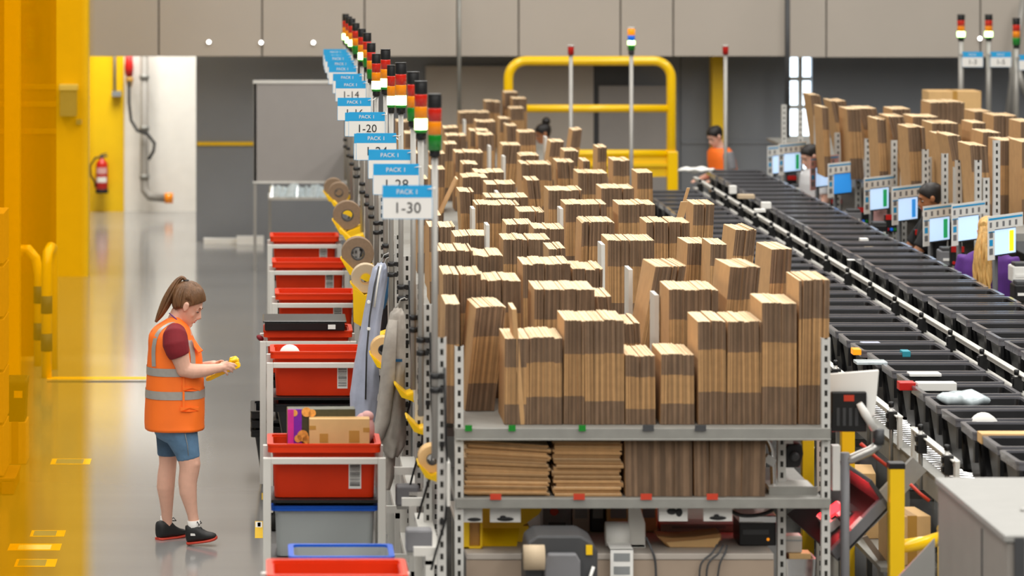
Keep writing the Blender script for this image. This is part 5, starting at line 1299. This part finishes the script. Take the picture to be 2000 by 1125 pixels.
# ------------------------------------------------------------------ aisle side of the packing line: slotted posts, roll holders, coats
PX_ = .835
for i, d in enumerate([q[2]+.06 for q in LT]):
    zt = 1.97
    t = thing('slotted_post', 'slotted steel post on the aisle side of the packing line, '+nth(i)+' from the camera', 'post', (PX_, d, 0), 'slotted posts along the aisle side')
    MB().box((0, 0, zt/2), (.040, .004, zt)).box((-.019, .018, zt/2), (.003, .036, zt)).box((.019, .018, zt/2), (.003, .036, zt)).build('profile', 'slotted_steel', t)
    MB().box((0, .02, .008), (.09, .09, .016)).build('foot', 'galv', t)
    for z in (.52, .98): MB().box2((-.13, .0, z-.02), (.0, .03, z+.02)).build('cross_arm', 'white_metal', t)
    MB().tube([(.012, -.01, zt*.93), (.018, -.012, 1.5), (.03, -.015, 1.3), (.014, -.012, 1.12), (-.03, -.02, .98), (-.05, -.02, .9)], .006, 6).build('cable', 'black_plastic', t)
    for z in (1.48, 1.12): MB().box((.0, -.012, z), (.022, .018, .022)).build('cable_clip', 'black_plastic', t)
tag(MB().box2((PX_+.021, 16.5, 1.20), (PX_+.035, 34.2, 1.40)).build('mounting_rail', 'white_metal', origin=(PX_+.028, 16.5, 1.20)), 'long pale mounting rail along the slotted posts carrying the roll holders', 'rail')
# side bench boards, one per near bay
for i, d in enumerate((17.0, 18.9, 20.8, 22.7)):
    t = thing('side_bench', 'narrow white bench frame between the slotted posts, '+nth(i)+' from the camera', 'bench', (.80, d, 0), 'bench frames on the aisle side')
    for y in (0, 1.2):
        MB().box2((-.02, y, 0), (.02, y+.04, .86)).build('leg', 'white_metal', t); MB().box2((.30, y, 0), (.34, y+.04, .86)).build('leg', 'white_metal', t) if False else None
    MB().box2((-.02, 0, .84), (.06, 1.24, .88)).build('top_rail', 'white_metal', t); MB().box2((-.02, 0, .42), (.06, 1.24, .46)).build('lower_rail', 'white_metal', t)
for i, (px, py, d) in enumerate(((796, 968, 18.95), (818, 1056, 17.05))):
    p = P(px, py, d)
    t = thing('paper_tray', 'grey fabric-covered pad clipped between the slotted posts, '+('beyond the nearest one' if i == 0 else 'nearest to the camera'), 'tray', (p.x, d, p.z-.06))
    MB().box((0, 0, .065), (.125, .10, .11)).build('pad', 'mid_grey', t, bevel=.012)
    MB().box((0, .0, .005), (.115, .09, .02)).build('tray', 'galv', t)
    MB().box((.0, .06, .05), (.10, .02, .08)).build('bracket', 'galv', t)
# yellow roll holders with paper rolls
def roll_holder(px, py, d, i, s=1.0, roll='roll_side', rr_=.078, where=''):
    p = P(px, py, d)
    t = thing('roll_holder', 'yellow bent-metal roll holder on the aisle side, '+where, 'holder', (p.x, d, p.z), 'yellow roll holders')
    W = .065*s
    tr = MB()
    tr.prism([(-W*1.15, 0, W*1.05), (-W*1.05, 0, W*1.15), (0, 0, .012), (0, 0, 0)], (0, .20, 0))
    tr.prism([(0, 0, 0), (0, 0, .012), (W*1.25, 0, W*.62), (W*1.3, 0, W*.5)], (0, .20, 0))
    tr.build('trough', 'yellow_paint', t)
    MB().prism([(-W*1.15, 0, W*1.1), (0, 0, .006), (W*1.3, 0, W*.56), (W*1.3, 0, -W*.85), (W*.35, 0, -W*.35), (-W*.5, 0, -W*.05)], (0, -.006, 0)).build('front_plate', 'yellow_paint', t)
    MB().box((W*1.3, .1, -W*.3), (.02, .18, W)).bar((W*1.3, .1, -W*.3), (PX_+.024-p.x, .1, min(max(1.30-p.z, -.3), .3)), .02, .03).build('mount', 'yellow_paint', t)
    if roll:
        r = rr_*s
        u = thing('paper_roll', ('pale' if roll == 'roll_pale' else 'brown')+' paper tape roll lying in the holder '+where, 'roll', (p.x+W*.12, d+.03, p.z+r*1.22), 'paper rolls in the yellow holders')
        MB().lathe([(r*.42, 0), (r*.97, 0), (r, .004), (r, .12), (r*.97, .124), (r*.42, .124), (r*.42, 0)], (0, 0, 0), 26, axis='Y', caps=(False, False), smooth=False).build('paper', roll, u)
        MB().lathe([(r*.36, -.001), (r*.43, -.001), (r*.43, .125), (r*.36, .125), (r*.36, -.001)], (0, 0, 0), 22, axis='Y', caps=(False, False), smooth=False).build('core', 'dark_grey' if roll != 'roll_pale' else 'kraft_carton', u)
for i, (px, py, d, s, rl, wh) in enumerate(((650, 392, 33.6, 1.2, 'roll_side', 'farthest from the camera'), (660, 402, 32.3, 1.2, 'roll_side', 'second farthest'), (672, 414, 31.0, 1.2, None, 'third farthest'), (676, 456, 29.0, 1.5, 'roll_side', 'above the farthest red totes'), (686, 470, 28.2, 1.2, None, 'just past the big brown roll'),
     (696, 535, 25.7, 1.5, 'roll_side', 'beside the far end of the lilac jacket'), (712, 580, 24.9, 1.3, 'roll_pale', 'behind the lilac jacket'), (738, 660, 22.6, 1.0, None, 'between the two coats'), (747, 716, 21.4, 1.0, 'kraft_carton', 'left of the cardigan'), (795, 775, 20.15, .95, None, 'beside the cardigan'), (820, 842, 18.8, .95, None, 'below the cardigan'), (842, 932, 17.35, .85, 'kraft_carton', 'nearest to the camera'))):
    roll_holder(px, py, d, i, s, rl, where=wh)
pl = P(705, 600, 24.2)
tag(MB().prism([(-.055, 0, .13), (.06, 0, .06), (.07, 0, -.08), (.0, 0, -.13), (-.05, 0, -.10)], (0, .01, 0)).build('yellow_plate', 'yellow_paint', at=pl), 'flat yellow bent plate standing beside the lilac jacket', 'plate')
# coats
def coat(name, lab, cat, rows, d, m, th=.07, fold=.10, seed=1, parts=(), group=None):
    top = rows[0]; base = P((rows[-1][1]+rows[-1][2])/2, rows[-1][0], d)
    t = thing(name, lab, cat, base, group); rg = []; rq = random.Random(seed)
    full = []
    for a, b in zip(rows, rows[1:]):
        for k in range(5): full.append([p+(q-p)*k/5 for p, q in zip(a, b)])
    full.append(list(rows[-1]))
    n = 40
    for i, (py, xl, xr) in enumerate(full):
        c, w_ = FX((xl+xr)/2, d), (FX(xr, d)-FX(xl, d))/2; z = FZ(py, d); f = min(1, i/10); ring = []
        for k in range(n):
            a = 2*math.pi*k/n
            q = 1+fold*f*(math.sin(4*a+i*.13+seed)+.6*math.sin(7*a-i*.17)+.4*math.sin(11*a+i*.4))*.6
            ring.append(Vector((c+w_*(.93+.07*q)*math.cos(a), d+th*q*math.sin(a)*(.4+.6*f), z+.004*math.sin(5*a+i))))
        rg.append(ring)
    MB().loft(rg).build('cloth', m, t, True)
    p = P((top[1]+top[2])/2, top[0], d)
    MB().tube([p+Vector((-.03, 0, -.02)), p+Vector((0, 0, .015)), p+Vector((.015, 0, .05)), p+Vector((.04, 0, .06)), Vector((PX_-.01, d+.0, p.z+.05)), Vector((PX_, d+.06, p.z+.05))], .004, 6).build('hanger_hook', 'steel', t, True)
    return t
c1 = coat('jacket', 'lilac-grey long jacket hanging from the packing line', 'jacket', [(514, 738, 752), (524, 728, 757), (545, 722, 757), (580, 716, 752), (620, 708, 746), (670, 699, 740), (720, 690, 740), (770, 683, 742), (805, 684, 738), (822, 690, 736)], 21.9, 'jacket', .075, .16, 2)
MB().tube([P(740, 520, 21.81), P(731, 560, 21.8), P(722, 620, 21.8), P(716, 690, 21.8), P(714, 780, 21.8)], .006, 6).build('zip', 'dark_grey', c1, True)
MB().tube([P(744, 518, 21.85), P(737, 555, 21.81), P(731, 600, 21.81)], .007, 6).build('piping', 'paper_white', c1, True)
for (px, py) in ((720, 590), (720, 642)): MB().lathe([(.012, 0), (.010, -.006)], P(px, py, 21.8), 10, axis='Y').build('button', 'paper_white', c1, True)
coat('garment', 'teal-blue garment hanging behind the lilac jacket', 'garment', [(520, 746, 754), (540, 740, 760), (580, 737, 758), (602, 736, 752)], 22.98, 'blue_cloth', .05, .12, 4)
coat('garment', 'black garment hanging behind the lilac jacket', 'garment', [(540, 755, 764), (560, 748, 768), (600, 744, 768), (660, 740, 756), (740, 738, 746), (790, 736, 742)], 23.12, 'black_cloth', .05, .12, 6)
c2 = coat('cardigan', 'grey knitted cardigan hanging nearest on the packing line', 'cardigan', [(602, 770, 784), (612, 762, 790), (640, 754, 793), (690, 746, 792), (740, 742, 791), (790, 737, 792), (830, 731, 793), (855, 728, 793), (872, 742, 790), (890, 754, 778)], 20.4, 'cardigan', .085, .17, 3)
MB().box(P(776, 704, 20.305), (.055, .006, .016)).build('brand_tab', 'blue_cloth', c2, True)
MB().tube([P(768, 625, 20.33), P(762, 680, 20.31), P(758, 750, 20.31), P(750, 820, 20.31), P(738, 850, 20.31), P(729, 860, 20.31)], [.025, .035, .038, .038, .036, .026], 14).build('sleeve', 'cardigan', c2, True)
tag(coat('garment', 'dark olive sleeve hanging under the grey cardigan', 'garment', [(868, 752, 774), (900, 750, 772), (930, 748, 770), (955, 749, 763)], 20.47, 'cardigan', .03, .08, 5), None)

# ------------------------------------------------------------------ worktop at the near end and what stands on it
d0 = RY0+.10
t = thing('workbench', 'pale grey worktop under the near shelves', 'bench', (RX0+.06, d0, 0))
MB().box2((.0, 0, WT-.03), (1.52, 1.6, WT)).build('worktop', 'bench_top', t, bevel=.004)
MB().box2((.0, .005, WT-.20), (1.52, .025, WT-.032)).build('apron', 'bench_edge', t)
for x in (.04, 1.48):
    for y in (.06, 1.54): MB().box2((x-.03, y-.03, 0), (x+.03, y+.03, WT-.03)).build('leg', 'galv', t)
d1 = d0+.16
def on_top(px, d=None): d = d or d1; return Vector((FX(px, d), d, WT+.001))
def ctr(a, b): return (a+b)/2
# yellow bent tray with cards
q = on_top(975, d1+.16)
t = thing('parts_tray', 'yellow folded metal tray behind two white cards on the worktop', 'tray', q)
MB().prism([(-.18, 0, .20), (.26, 0, .245), (.20, 0, .14), (.10, 0, .07), (-.18, 0, .07)], (0, .012, 0)).build('plate', 'yellow_paint', t)
MB().prism([(-.18, .0, .07), (.10, 0, .07), (.08, -.12, .0), (-.18, -.12, .0)], (0, .01, .006)).build('lip', 'yellow_paint', t)
MB().box((0, .08, .04), (.3, .14, .08)).build('foot', 'yellow_paint', t)
def card(px0, px1, py0, py1, d, lab, blobs):
    p = P(px0, py1, d); q = P(px1, py0, d)
    t = thing('picture_card', lab, 'card', (p.x, d, p.z))
    MB().box2((0, 0, 0), (q.x-p.x, .004, q.z-p.z)).build('sheet', 'paper_white', t)
    mb = MB(); w_, h_ = q.x-p.x, q.z-p.z
    for (u, v, a, b) in blobs: mb.ell((u*w_, -.002, v*h_), (a*w_, .003, b*h_), nu=10, nv=6)
    mb.build('printed_picture', 'black_plastic', t)
    MB().box2((w_*.4, .004, h_*.2), (w_*.6, .02, SH2-.052-p.z)).build('clip', 'galv', t)
    MB().box2((w_*.05, -.001, h_*.78), (w_*.95, 0, h_*.86)).build('printed_line', 'mid_grey', t)
dc = RY0+.07
card(903, 942, 984, 1020, dc, 'white picture card hanging under the lower shelf by the post', [(.6, .15, .35, .1)])
card(957, 1017, 985, 1020, dc, 'white picture card hanging before the yellow tray', [(.5, .18, .28, .12), (.42, .3, .1, .08)])
card(1287, 1343, 983, 1018, dc, 'white card with a dark machine picture hanging under the lower shelf', [(.45, .55, .18, .18), (.7, .5, .12, .25)])
card(1374, 1430, 983, 1018, dc, 'white card with a low dark picture hanging beside the machine card', [(.5, .18, .30, .12), (.45, .3, .1, .1)])
q = on_top(924, d1-.03)
t = thing('dispenser', 'small yellow frame box standing on the worktop by the post', 'box', q)
w_ = .095
MB().box2((-w_/2, 0, -.0), (w_/2, .09, .012)).box2((-w_/2, 0, .13), (w_/2, .09, .142)).box2((-w_/2, 0, 0), (-w_/2+.03, .09, .14)).box2((w_/2-.012, 0, 0), (w_/2, .09, .14)).build('frame', 'yellow_paint', t, bevel=.003)
MB().box2((-.015, .03, .012), (.034, .08, .13)).build('insert', 'tape_tan', t)
# big dark label machine
q = Vector((FX(1094, 17.36), 17.25, .62))
t = thing('tape_machine', 'dark rounded tape machine with a grey front before the worktop', 'machine', q)
MB().cyl((0, .12, -.62), (0, .12, 0), .04, 14).box((0, .12, -.61), (.3, .3, .02)).build('stand', 'dark_grey', t)
MB().loft([[Vector((x, y, z)) for x, z in ((-.175, 0), (-.175, .20), (-.165, .28), (-.12, .315), (.09, .315), (.15, .28), (.172, .24), (.172, 0))] for y in (0, .30)], smooth=False).build('housing', 'dark_grey', t, bevel=.012)
MB().loft([[Vector((x, y, z)) for x, z in ((-.088, -.0), (-.088, .20), (-.07, .235), (.065, .235), (.085, .20), (.085, 0))] for y in (-.05, .02)], smooth=False).build('front_panel', 'mid_grey', t, bevel=.008)
MB().box2((.115, -.012, .225), (.145, .0, .27)).build('tab', 'yellow_paint', t)
MB().tube([(.15, -.02, .17), (.125, -.03, .10), (.13, -.03, .02)], .008, 8).build('cord', 'paper_white', t)
q = Vector((FX(1042, 17.2), 17.17, .76))
t = thing('tape_roll', 'beige wide tape roll fixed to the front of the dark machine', 'roll', q+Vector((0, -.02, 0)))
MB().lathe([(.025, -.05), (.06, -.05), (.06, .05), (.025, .05)], (0, .02, .085), 24, axis='X').build('tape', 'roll_pale', t)
# boxes behind
def gear(name, lab, cat, px0, px1, py0, d, m, dep=.16, extra=None, bev=.006):
    q = on_top((px0+px1)/2, d); w_ = FX(px1, d)-FX(px0, d); h_ = FZ(py0, d)-WT
    t = thing(name, lab, cat, q)
    MB().box2((-w_/2, 0, 0), (w_/2, dep, h_)).build('body', m, t, bevel=bev)
    if extra: extra(t, w_, h_)
    return t
def e_sticker(t, w_, h_): MB().lathe([(.022, 0), (.020, -.003)], (-w_*.1, 0, h_*.65), 16, axis='Y').build('round_sticker', 'red_sign', t); MB().box2((-w_*.3, -.002, h_*.2), (w_*.3, 0, h_*.3)).build('label', 'dark_grey', t)
def e_label(t, w_, h_): MB().box2((-w_*.35, -.002, h_*.45), (w_*.35, 0, h_*.75)).build('label', 'grey_plastic', t); MB().box2((-w_*.5, -.004, h_*.9), (w_*.5, .0, h_*.96)).build('lid_edge', 'grey_plastic', t)
d2 = d0+.62
gear('control_unit', 'grey control unit with a round red sticker behind the tape machine', 'control box', 1060, 1116, 978, d2, 'mid_grey', extra=e_sticker)
gear('storage_box', 'white storage box between the grey unit and the black unit', 'box', 1118, 1152, 980, d2, 'bench_top', extra=e_label)
gear('control_unit', 'black unit behind the label strip on the worktop', 'control box', 1154, 1182, 980, d2, 'black_plastic', extra=e_label)
gear('storage_box', 'tan carton with a printed label behind the label strip', 'box', 1186, 1230, 976, d2-.05, 'kraft_carton', extra=e_label)
gear('storage_box', 'brown carton behind the white side plate', 'box', 1250, 1284, 978, d2, 'kraft_carton', extra=e_label)
gear('storage_box', 'pale low box under the machine card on the worktop', 'box', 1290, 1440, 1024, d2, 'bench_top', extra=e_label)
# strip of labels unrolling to the front
q = on_top(1207, d1-.02)
t = thing('label_roll', 'wide roll of white labels unrolling over the worktop front', 'labels', q)
MB().lathe([(.02, -.058), (.062, -.058), (.062, .058), (.02, .058)], (0, .05, .064), 24, axis='X').build('roll', 'paper_white', t)
st = MB().box2((-.056, -.262, -.21), (.056, -.258, .0)) if False else MB().box2((-.056, -.19, -.19), (.056, -.186, .03)); st.box2((-.056, -.19, .026), (.056, .0, .03)); st.build('strip', 'paper_white', t)
pr = MB()
for k in range(3): pr.box2((-.04, -.192, -.16+k*.065), (.04, -.19, -.12+k*.065))
pr.build('printed_label', 'grey_plastic', t)
q = on_top(1243, d1)
t = thing('side_plate', 'white curved end plate standing beside the label roll', 'plate', q)
MB().prism([(-.04, 0, 0), (-.04, 0, .20), (-.02, 0, .23), (.02, 0, .20), (.045, 0, .12), (.045, 0, 0)], (0, .02, 0)).build('plate', 'white_metal', t, bevel=.004)
MB().box2((-.04, 0, 0), (.045, .12, .015)).build('foot', 'white_metal', t)
# brown padded pouch
q = on_top(1347, d1+.02)
t = thing('paper_pouch', 'brown paper pouch lying open on the worktop', 'pouch', q)
pts0 = [(-.165, .055), (-.09, .045), (.02, .05), (.155, .068), (.16, .035), (.11, .0), (-.11, .0)]
MB().prism([(x, 0, z) for x, z in pts0], (0, .18, 0)).build('back_sheet', 'paper_brown', t, bevel=.006)
MB().prism([(-.10, -.012, .0), (.13, -.012, .0), (.155, -.012, .05), (.02, -.012, .035), (-.12, -.012, .025)], (0, .01, 0)).build('front_flap', 'kraft_carton', t, bevel=.003)
# black printer with amber light
def e_prn(t, w_, h_):
    MB().box2((-w_*.52, -.01, h_*.78), (w_*.52, .22, h_*1.02)).build('lid', 'chrome', t, bevel=.006)
    MB().lathe([(.008, 0), (.006, -.004)], (w_*.28, 0, h_*.22), 10, axis='Y').build('lamp', 'orange_lens', t)
    MB().box2((-w_*.4, -.004, h_*.38), (w_*.3, .0, h_*.55)).build('slot', 'dark_grey', t)
gear('label_printer', 'black label printer with a steel lid and amber light on the worktop', 'printer', 1444, 1516, 1008, d1+.05, 'black_plastic', .24, e_prn)
# cables
def cable(name, lab, pts, r, m='black_plastic'):
    o = MB().tube(pts, r, 8).build(name, m, origin=pts[0]); tag(o, lab, 'cable')
cable('power_cable', 'thick black cable swinging under the lower shelf', smooth_path([P(1413, 974, 17.85), P(1422, 992, 17.8), P(1445, 1006, 17.78), P(1480, 1006, 17.78), P(1508, 996, 17.82), P(1520, 975, 17.86)]), .010)
for i, xs_ in enumerate(((1400, 1385, 1368, 1367), (1412, 1398, 1382, 1380), (1420, 1410, 1405, 1398))):
    cable('power_cable', 'thin grey cable hanging over the worktop front, '+nth(i)+' of three', smooth_path([P(xs_[0], 1068, d0+.02)+Vector((0, 0, .01)), P(xs_[1]+6, 1080, d0-.02), P(xs_[2], 1105, d0-.03), P(xs_[3], 1160, d0-.02)]), .005, 'dark_grey')
cable('power_cable', 'dark cable running down beside the label roll', smooth_path([P(1262, 1050, d0+.03), P(1272, 1072, d0-.01), P(1280, 1100, d0-.02), P(1282, 1170, d0-.02)]), .006, 'dark_grey')
# flexible lamp arm at the end of the upper shelf
t = thing('gooseneck_lamp', 'silver flexible lamp arm at the end of the second shelf', 'lamp', P(1512, 960, 17.8))
MB().tube(smooth_path([P(1470, 847, 17.8), P(1486, 848, 17.8), P(1500, 860, 17.8), P(1508, 880, 17.8), P(1510, 905, 17.8), P(1512, 960, 17.8)]), .018, 10).build('arm', 'chrome', t, True)
MB().lathe([(.02, -.03), (.026, 0), (.02, .02)], P(1460, 847, 17.8), 14, axis='X').build('joint', 'paper_white', t, True)
MB().box(P(1503, 898, 17.78), (.05, .05, .04), 0, (0, .6, 0)).build('bracket', 'steel', t, True)
# end frame: slotted post, small boxes, shelf plate
x = FX(1527, 17.9)
t = thing('slotted_post', 'slotted steel post at the conveyor end of the worktop', 'post', (x, 17.9, 0))
zt = FZ(838, 17.9)-.02
MB().box((0, 0, zt/2), (.040, .004, zt)).box((-.019, .018, zt/2), (.003, .036, zt)).box((.019, .018, zt/2), (.003, .036, zt)).build('profile', 'slotted_steel', t)
MB().box((0, .02, .008), (.09, .09, .016)).build('foot', 'galv', t)
MB().box2((.015, -.01, FZ(866, 17.9)), (.055, .05, FZ(842, 17.9))).build('junction_box', 'paper_white', t)
t = thing('motor_drive', 'black drive unit fixed to the slotted post by the yellow posts', 'motor', P(1551, 914, 17.95))
MB().loft([[Vector((x, y, z)) for x, z in ((-.045, 0), (-.045, .10), (-.02, .125), (.04, .12), (.047, .07), (.03, 0))] for y in (0, .1)], smooth=False).build('housing', 'black_plastic', t, bevel=.01)
MB().lathe([(.02, 0), (.024, -.02), (.012, -.03)], (0, 0, .06), 14, axis='Y').build('knob', 'dark_grey', t)
MB().box2((-.06, .03, .03), (-.03, .07, .08)).build('bracket', 'galv', t)
t = thing('end_tray', 'white steel tray plate bridging the shelf end to the corner post', 'tray', P(1545, 958, 17.75))
MB().box2((-.11, 0, 0), (.11, .2, .02)).build('plate', 'white_metal', t); MB().box2((-.11, -.01, -.03), (.13, .0, .02)).build('front_edge', 'galv', t)
# tilted scan tray with red light
A, B, Cc, D = P(1536, 1004, 18.9), P(1634, 1092, 18.05), P(1736, 985, 18.05), P(1648, 925, 18.9)
n_ = (B-A).cross(D-A).normalized()
if n_.y > 0: n_ = -n_
t = thing('scan_tray', 'dark tilted scanning tray lit red from its scanner window', 'scanner', Vector((A.x, 18.5, 0)))
th_ = n_*.03
def quad_solid(mb, a, b, c, d_, n, t0, t1, m=0):
    mb.add([a+n*t0, b+n*t0, c+n*t0, d_+n*t0, a+n*t1, b+n*t1, c+n*t1, d_+n*t1], [(0, 1, 2, 3), (7, 6, 5, 4), (0, 4, 5, 1), (1, 5, 6, 2), (2, 6, 7, 3), (3, 7, 4, 0)], m); return mb
quad_solid(MB(), A, B, Cc, D, n_, -.02, 0).build('tray', 'black_plastic', t, True, bevel=.004)
quad_solid(MB(), B, B+(A-B)*.05, Cc+(D-Cc)*.05, Cc, n_, -.02, .05).build('front_rim', 'mid_grey', t, True, bevel=.003)
quad_solid(MB(), D, D+(A-D)*.06, Cc+(B-Cc)*.06, Cc, n_, -.02, .16).build('side_wall', 'dark_grey', t, True, bevel=.003)
sc0 = A+(B-A)*.52+(D-A)*.42
u_, v_ = (B-A).normalized(), (D-A).normalized()
quad_solid(MB(), sc0-u_*.08-v_*.07, sc0+u_*.10-v_*.07, sc0+u_*.10+v_*.07, sc0-u_*.08+v_*.07, n_, 0, .05).build('scanner_head', 'paper_white', t, True, bevel=.004)
quad_solid(MB(), sc0-u_*.07-v_*.06, sc0+u_*.05-v_*.06, sc0+u_*.05+v_*.06, sc0-u_*.07+v_*.06, n_, .0505, .054).build('scanner_window', 'glow_red', t, True)
quad_solid(MB(), sc0+u_*.06-v_*.03, sc0+u_*.09-v_*.03, sc0+u_*.09+v_*.01, sc0+u_*.06+v_*.01, n_, .0505, .06).build('sensor', 'black_plastic', t, True)
quad_solid(MB(), B+(Cc-B)*.40+u_*.0, B+(Cc-B)*.40-u_*.04, B+(Cc-B)*.60-u_*.04, B+(Cc-B)*.60, n_, .0505, .053).build('label', 'paper_white', t, True)
MB().cyl((ctr(A.x, Cc.x), 18.6, 0), (ctr(A.x, Cc.x), 18.6, ctr(A.z, Cc.z)-.03), .03, 12).box((ctr(A.x, Cc.x), 18.6, .01), (.3, .3, .02)).build('stand', 'galv', t, True)
MB().tube(smooth_path([sc0+n_*.05+u_*.08, sc0+n_*.06+u_*.13, sc0+n_*.02+u_*.18, sc0-n_*.02+u_*.22]), .008, 8).build('cord', 'black_plastic', t, True)
l = bpy.data.lights.new('scanner_glow', 'POINT'); l.energy = 5; l.color = (1, .05, .06); l.shadow_soft_size = .04
lo = bpy.data.objects.new('scanner_glow', l); C.objects.link(lo); lo.location = sc0+n_*.16; lo['kind'] = 'helper'
# white-backed screen on arms
ds = 18.0
t = thing('tilted_monitor', 'white backed monitor turned away on a silver arm beside the boxes', 'monitor', P(1668, 840, ds))
MB().add([P(1617, 731, ds), P(1717, 723, ds), P(1709, 812, ds), P(1617, 828, ds)]+[P(1617, 731, ds)+Vector((0, .03, 0)), P(1717, 723, ds)+Vector((0, .03, 0)), P(1709, 812, ds)+Vector((0, .03, 0)), P(1617, 828, ds)+Vector((0, .03, 0))], [(0, 1, 2, 3), (7, 6, 5, 4), (0, 4, 5, 1), (1, 5, 6, 2), (2, 6, 7, 3), (3, 7, 4, 0)]).build('back_shell', 'paper_white', t, True, bevel=.004)
MB().box2((FX(1622, ds), ds-.03, FZ(842, ds)), (FX(1691, ds), ds, FZ(764, ds))).build('mount_box', 'black_plastic', t, True, bevel=.006)
MB().box2((FX(1646, ds), ds-.034, FZ(782, ds)), (FX(1666, ds), ds-.03, FZ(770, ds))).build('sticker', 'red_sign', t, True)
vt = MB()
for i in range(4): vt.box2((FX(1632+i*12, ds), ds-.033, FZ(830, ds)), (FX(1638+i*12, ds), ds-.03, FZ(795, ds)))
vt.build('port_row', 'dark_grey', t, True)
MB().tube([P(1678, 788, ds-.06), P(1690, 808, ds-.06), P(1708, 838, ds-.04)], [.016, .022, .018], 12).build('arm', 'paper_white', t, True)
MB().cyl(P(1716, 838, ds), P(1716, 868, ds), .028, 14).build('arm_joint', 'dark_grey', t, True)
MB().tube([P(1718, 866, ds), P(1700, 880, ds), P(1664, 896, ds), P(1650, 900, ds)], [.022, .024, .026, .02], 12).build('lower_arm', 'steel', t, True)
MB().cyl((FX(1650, ds), ds, 0), P(1650, 884, ds), .024, 12).build('arm_post', 'mid_grey', t, True)
MB().tube([P(1652, 918, ds), P(1645, 912, ds), P(1640, 900, ds)], .01, 8).build('cord', 'black_plastic', t, True)
MB().box2((FX(1625, ds), ds-.01, FZ(958, ds)), (FX(1641, ds), ds+.05, FZ(870, ds))).build('cable_box', 'paper_white', t, True, bevel=.004)
# small shiny tray and white box by the corner post
q = Vector((FX(1563, 17.9), 17.9, 0))
t = thing('steel_bin', 'shiny steel bin with a carton inside beside the corner post', 'bin', q)
zb = FZ(1092, 17.9)
MB().loft([rr(.15, .18, .02, zb-.16, c=(0, .1)), rr(.165, .2, .02, zb, c=(0, .1)), rr(.145, .18, .02, zb, c=(0, .1)), rr(.13, .16, .02, zb-.15, c=(0, .1))], smooth=False).build('tub', 'chrome', t)
for sx in (-.06, .06): MB().box2((sx-.01, .05, 0), (sx+.01, .07, zb-.16)).build('leg', 'galv', t)
MB().box2((-.05, .04, zb-.14), (.06, .15, zb+.02)).build('liner', 'kraft_carton', t)
q = P(1547, 1080, 17.95)
t = thing('small_box', 'small white box fixed beside the slotted post above the steel bin', 'box', q)
MB().box2((-.035, 0, 0), (.05, .1, .085)).build('body', 'bench_top', t, bevel=.006); MB().box2((-.036, -.002, .06), (.051, .0, .066)).build('lid_edge', 'grey_plastic', t)
# slanted conveyor skirts by the yellow posts
def skirt(pts, d_, m, lab):
    o = MB().add([P(x, y, q) for x, y, q in pts]+[P(x, y, q)+Vector((0, .02, 0)) for x, y, q in pts], [(0, 1, 2, 3), (7, 6, 5, 4), (0, 4, 5, 1), (1, 5, 6, 2), (2, 6, 7, 3), (3, 7, 4, 0)]).build('guard_plate', m, origin=(FX(pts[0][0], d_), d_, 0)); tag(o, lab, 'plate')
skirt([(1752, 1130, 17.4), (1826, 1052, 17.4), (1826, 1135, 17.4), (1768, 1190, 17.4)], 17.4, 'grey_box_metal', 'slanted pale guard plate at the foot of the nearest yellow post')
skirt([(1684, 1050, 19.0), (1694, 1046, 19.0), (1748, 1118, 19.0), (1738, 1126, 19.0)], 19.0, 'bench_edge', 'slanted narrow beam behind the nearest yellow post')
t = thing('support_beam', 'grey slanted beam rising from the scan tray to the conveyor', 'beam', (FX(1740, 18.9), 18.9, 0))
MB().bar(P(1690, 1015, 18.9), P(1795, 905, 18.9), .05, .10).build('beam', 'steel', t, True)
MB().box2((FX(1741, 18.9)-.02, 18.88, 0), (FX(1741, 18.9)+.02, 18.92, FZ(965, 18.9))).build('leg', 'galv', t, True)
for i, (a, b) in enumerate((((1681, 866), (1735, 912)), ((1778, 946), (1815, 978)))):
    cable('cable_sleeve', ('orange-red cable beside the monitor arm joint', 'orange-red cable above the yellow tube rail')[i], [P(a[0], a[1], 18.5), P((a[0]+b[0])/2, (a[1]+b[1])/2+2, 18.5), P(b[0], b[1], 18.5)], .009, 'shoe_sole')
# grey metal cabinet closest to the camera
Y0, Y1, Xc, zt = 14.9, 16.42, 3.10, 1.345
t = thing('metal_cabinet', 'grey sheet-metal cabinet at the near corner beside the conveyor', 'cabinet', (Xc, Y0, 0))
MB().box2((0, 0, 0), (1.4, Y1-Y0, zt-.03)).build('body', 'grey_box_side', t, bevel=.01)
MB().box2((-.012, -.012, zt-.03), (1.41, Y1-Y0+.01, zt)).build('top_plate', 'grey_box_metal', t, bevel=.006)
MB().box2((-.012, .18, .5), (.0, .24, .95)).build('door_handle', 'dark_grey', t)
MB().box2((-.004, .5, .1), (.0, .515, zt-.06)).build('door_gap', 'dark_grey', t)
MB().box2((.03, -.02, zt-.35), (.07, .0, zt-.01)).build('latch', 'dark_grey', t)
MB().lathe([(.02, 0), (.016, .012)], (.2, .6, zt), 12).build('bolt', 'steel', t)
